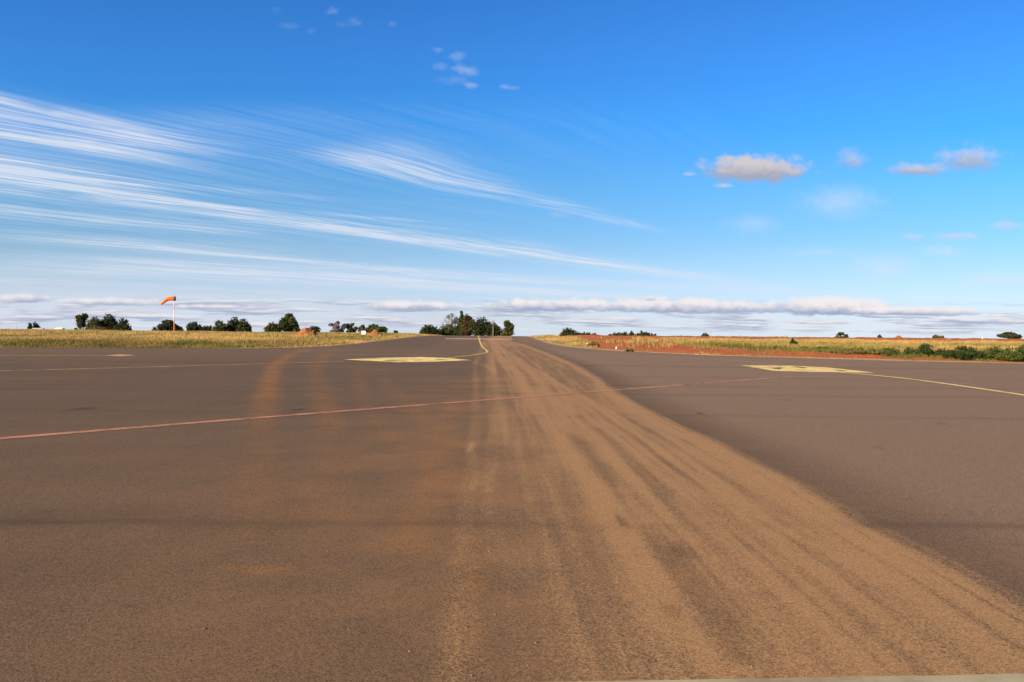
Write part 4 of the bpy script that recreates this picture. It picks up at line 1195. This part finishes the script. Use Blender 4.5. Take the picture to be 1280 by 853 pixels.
def streak(x0, y0, x1, y1, w_, s_, f0=0.15, f1=0.4):
    """a cirrus streak between two photo directions on the cloud deck; w_ is its half width there"""
    a = deck(x0, y0); b = deck(x1, y1); t = b - a; L = np.hypot(*t); t = t / L
    rx_ = g.m('SUBTRACT', PX, float(a[0])); ry_ = g.m('SUBTRACT', PY, float(a[1]))
    s = g.m('ADD', g.m('MULTIPLY', rx_, float(t[0] / L)), g.m('MULTIPLY', ry_, float(t[1] / L)))
    c = g.m('ADD', g.m('MULTIPLY', rx_, float(-t[1])), g.m('MULTIPLY', ry_, float(t[0])))
    c = g.m('ADD', c, g.m('MULTIPLY', g.m('SUBTRACT', warp.outputs[0], 0.5), w_ * 1.6))
    wv2 = g.m('MULTIPLY_ADD', s, w_ * -0.45, w_ * 1.25)
    wv2 = g.m('MAXIMUM', wv2, w_ * .35)
    q_ = g.m('DIVIDE', c, wv2); e = g.m('POWER', 2.718, g.m('MULTIPLY', g.m('MULTIPLY', q_, q_), -1.0))
    win = g.m('MULTIPLY', g.ss(-0.02, f0, s), g.m('SUBTRACT', 1.0, g.ss(1 - f1, 1.08, s)))
    return g.m('MULTIPLY', g.m('MULTIPLY', e, win), s_)


streaks = [(-300, 150, 430, 330, 2.2, .40, .05, .8), (-200, 108, 305, 196, .26, 1.0), (-200, 132, 275, 208, .24, .9), (-200, 166, 250, 246, .28, .85), (-100, 205, 490, 254, .13, .6),
           (-200, 200, 570, 306, .30, 1.05, .1, .3), (-100, 250, 360, 296, .40, .60), (280, 262, 1010, 368, .45, .85), (-100, 285, 760, 360, .55, 1.0),
           (-100, 312, 960, 384, .95, 1.0), (-100, 330, 900, 376, 1.6, .85), (100, 325, 1150, 372, .9, .6), (400, 176, 676, 253, .26, .95, .22, .45), (650, 244, 835, 294, .13, .55), (180, 250, 600, 282, .09, .6),
           (500, 296, 1000, 358, .30, .45), (-100, 345, 500, 372, 1.1, .55), (-120, 92, 50, 137, .08, .4), (60, 138, 170, 158, .06, .3)]
ci = None
for s_ in streaks:
    q = streak(*s_)
    ci = q if ci is None else g.m('ADD', ci, q)
ci = g.m('MULTIPLY', g.m('MINIMUM', ci, 1.25), g.m('MULTIPLY_ADD', fibre, 1.0, 0.09), clamp=True)
ci = g.m('MULTIPLY', ci, 0.88)

W1 = 4.6
ORD_CIRRUS = tuple(c * W1 for c in (0.80, 0.86, 0.98))
col = g.mix(ci, col, ORD_CIRRUS)
# thin veil near the horizon
veil = g.m('MULTIPLY', g.m('SUBTRACT', 1.0, g.ss(0.0, 0.14, Vv)), g.m('MULTIPLY_ADD', g.noise(g.map(UV, (2.5, 22, 1)), 1.0, 4, 0.6), 0.9, 0.06))
veil = g.m('MULTIPLY', veil, g.m('MULTIPLY_ADD', g.ss(0.15, -0.6, U), 0.7, 0.85))
col = g.mix(g.m('MULTIPLY', veil, 1.0, clamp=True), col, tuple(c * W1 for c in (0.76, 0.83, 0.97)))

# puffy clouds: noise-edged lens shapes with flat grey bases
cn = g.n('ShaderNodeTexNoise'); g.link(g.map(UV, (1, 1.7, 1)), cn.inputs['Vector']); cn.inputs['Scale'].default_value = 21; cn.inputs['Detail'].default_value = 6; cn.inputs['Roughness'].default_value = 0.68
cn2 = g.n('ShaderNodeTexNoise'); g.link(g.map(UV, (1, 1.3, 1), loc=(5, 2, 0)), cn2.inputs['Vector']); cn2.inputs['Scale'].default_value = 62; cn2.inputs['Detail'].default_value = 6
NN = g.m('ADD', g.m('MULTIPLY', g.m('SUBTRACT', cn.outputs[0], .5), 1.5), g.m('MULTIPLY', g.m('SUBTRACT', cn2.outputs[0], .5), 1.15))


def puff(cx, cy, rx, ry, dens, soft=0.5, rag=1.0, flat=0.6, top=(0.97, 0.92, 0.93), bot=(0.36, 0.43, 0.62)):
    global col
    u0, v0 = uv(cx, cy); a = rx / FPX; b = ry / FPX
    qx = g.m('MULTIPLY', g.m('SUBTRACT', U, float(u0)), 1 / a)
    qy = g.m('MULTIPLY', g.m('SUBTRACT', Vv, float(v0)), 1 / b)
    qf = g.m('MULTIPLY', qy, g.m('MULTIPLY_ADD', g.m('LESS_THAN', qy, 0.0), 1 / flat - 1, 1.0))
    r2 = g.m('SQRT', g.m('ADD', g.m('MULTIPLY', qx, qx), g.m('MULTIPLY', qf, qf)))
    f = g.m('ADD', g.m('SUBTRACT', 0.95, r2), g.m('MULTIPLY', NN, rag))
    d_ = g.m('MULTIPLY', g.ss(-soft * .35, soft, f), dens)
    sh = g.ss(-.45, .55, g.m('ADD', qy, g.m('MULTIPLY', NN, 0.7)))
    cc = g.mix(sh, tuple(c * W1 for c in bot), tuple(c * W1 for c in top))
    col = g.mix(d_, col, cc)


# rows of small flat clouds just above the horizon
rows = g.noise(g.map(UV, (7, 95, 1), loc=(1.3, 0.4, 0)), 1.0, 5, 0.58)
rows_up = g.noise(g.map(UV, (7, 95, 1), loc=(1.3, 0.75, 0)), 1.0, 5, 0.58)
gate = g.m('MULTIPLY', g.ss(-0.004, 0.004, Vv), g.m('SUBTRACT', 1.0, g.ss(0.026, 0.046, Vv)))
rd = g.m('MULTIPLY', g.ss(0.45, 0.55, rows), g.m('MULTIPLY', gate, 0.88))
rsh = g.ss(-0.06, 0.14, g.m('SUBTRACT', rows, rows_up))
col = g.mix(rd, col, g.mix(rsh, tuple(c * W1 for c in (0.40, 0.47, 0.65)), tuple(c * W1 for c in (0.92, 0.88, 0.90))))

puff(520, 385, 76, 10, .95, .45, .8, .5)
puff(690, 384, 85, 12, 1.0, .4, .9, .5)
puff(850, 386, 160, 14, 1.0, .35, .8, .45)
puff(1035, 387, 95, 17, 1.0, .35, .8, .5)
puff(1140, 391, 105, 9, .95, .4, .7, .5)
puff(33, 375, 38, 10, .9, .45, .8, .5)
puff(140, 379, 72, 8, .85, .5, .9, .5)
puff(262, 385, 70, 5, .8, .5, .9, .5)
puff(813, 374, 9, 5, .6, .6, .9)
puff(943, 214, 74, 23, .95, .55, .85, .7, top=(.74, .67, .67), bot=(.42, .42, .51))
puff(907, 234, 14, 5, .4, .8, .9)
puff(862, 219, 10, 4, .35, .9, .9)
puff(1064, 203, 20, 17, .5, .9, 1.2, top=(.74, .67, .67), bot=(.42, .42, .51))
puff(1150, 214, 44, 11, .75, .7, 1.0, top=(.74, .67, .67), bot=(.42, .42, .51))
puff(1212, 202, 44, 21, .75, .8, 1.0, top=(.74, .67, .67), bot=(.42, .42, .51))
puff(1048, 252, 52, 20, .45, 1.3, .7, 1, (0.86, 0.88, 0.95), (0.80, 0.84, 0.95))
puff(1196, 296, 32, 6, .5, .9, .9, 1, (.80, .76, .82), (.70, .70, .80))
puff(1141, 296, 15, 5, .5, .9, .9, 1, (.80, .76, .82), (.70, .70, .80))
puff(1256, 282, 22, 7, .5, .9, .9, 1, (.80, .76, .82), (.70, .70, .80))
puff(1105, 335, 44, 16, .42, 1.3, .7, 1, (0.86, 0.88, 0.95), (0.80, 0.84, 0.95))
puff(943, 280, 36, 14, .28, 1.4, .8, 1, (0.86, 0.88, 0.95), (0.80, 0.84, 0.95))
puff(1180, 314, 26, 8, .40, 1.2, .8, 1, (0.86, 0.88, 0.95), (0.80, 0.84, 0.95))
puff(1250, 350, 60, 12, .40, 1.3, .7, 1, (0.86, 0.88, 0.95), (0.80, 0.84, 0.95))
puff(1020, 316, 60, 7, .2, 1.3, .8, 1, (0.86, 0.88, 0.95), (0.80, 0.84, 0.95))
puff(1262, 403, 40, 5, .8, .5, .9, .5)
wsp = ((0.86, 0.88, 0.95), (0.80, 0.84, 0.95))
for cx_, cy_, rx_, ry_, d_ in ((548, 62, 9, 3.5, .22), (570, 71, 11, 5, .26), (551, 84, 10, 5, .22), (575, 87, 14, 5, .30), (588, 91, 10, 4, .30), (565, 100, 18, 6, .16),
                               (590, 107, 9, 3.5, .34), (630, 109, 9, 3, .30), (642, 110, 7, 3, .34), (417, 15, 7, 4, .24), (441, 27, 10, 5, .24), (428, 32, 10, 5, .12), (489, 30, 6, 3, .16), (345, 11, 7, 4, .10), (361, 33, 9, 3, .10), (388, 39, 7, 3, .10)):
    puff(cx_, cy_, rx_ * 1.1, ry_ * 1.1, d_ * .62, 1.2, 2.0, 1, *wsp)
puff(535, 302, 12, 6, .3, .9, .9, 1, (.62, .66, .80), (.55, .60, .75))
puff(700, 269, 14, 5, .25, .9, .9, 1, (.62, .66, .80), (.55, .60, .75))
g.link(col, bg.inputs[0]); bg.inputs[1].default_value = SKYMUL

# ------------------------------------------------------------------ view
sc.render.engine = 'CYCLES'
sc.view_settings.view_transform = 'Standard'
sc.view_settings.look = 'None'
sc.view_settings.gamma = 1.0
sc.view_settings.exposure = 1.0
sc.view_settings.use_curve_mapping = False
sc.cycles.max_bounces = 5
sc.cycles.use_denoising = True
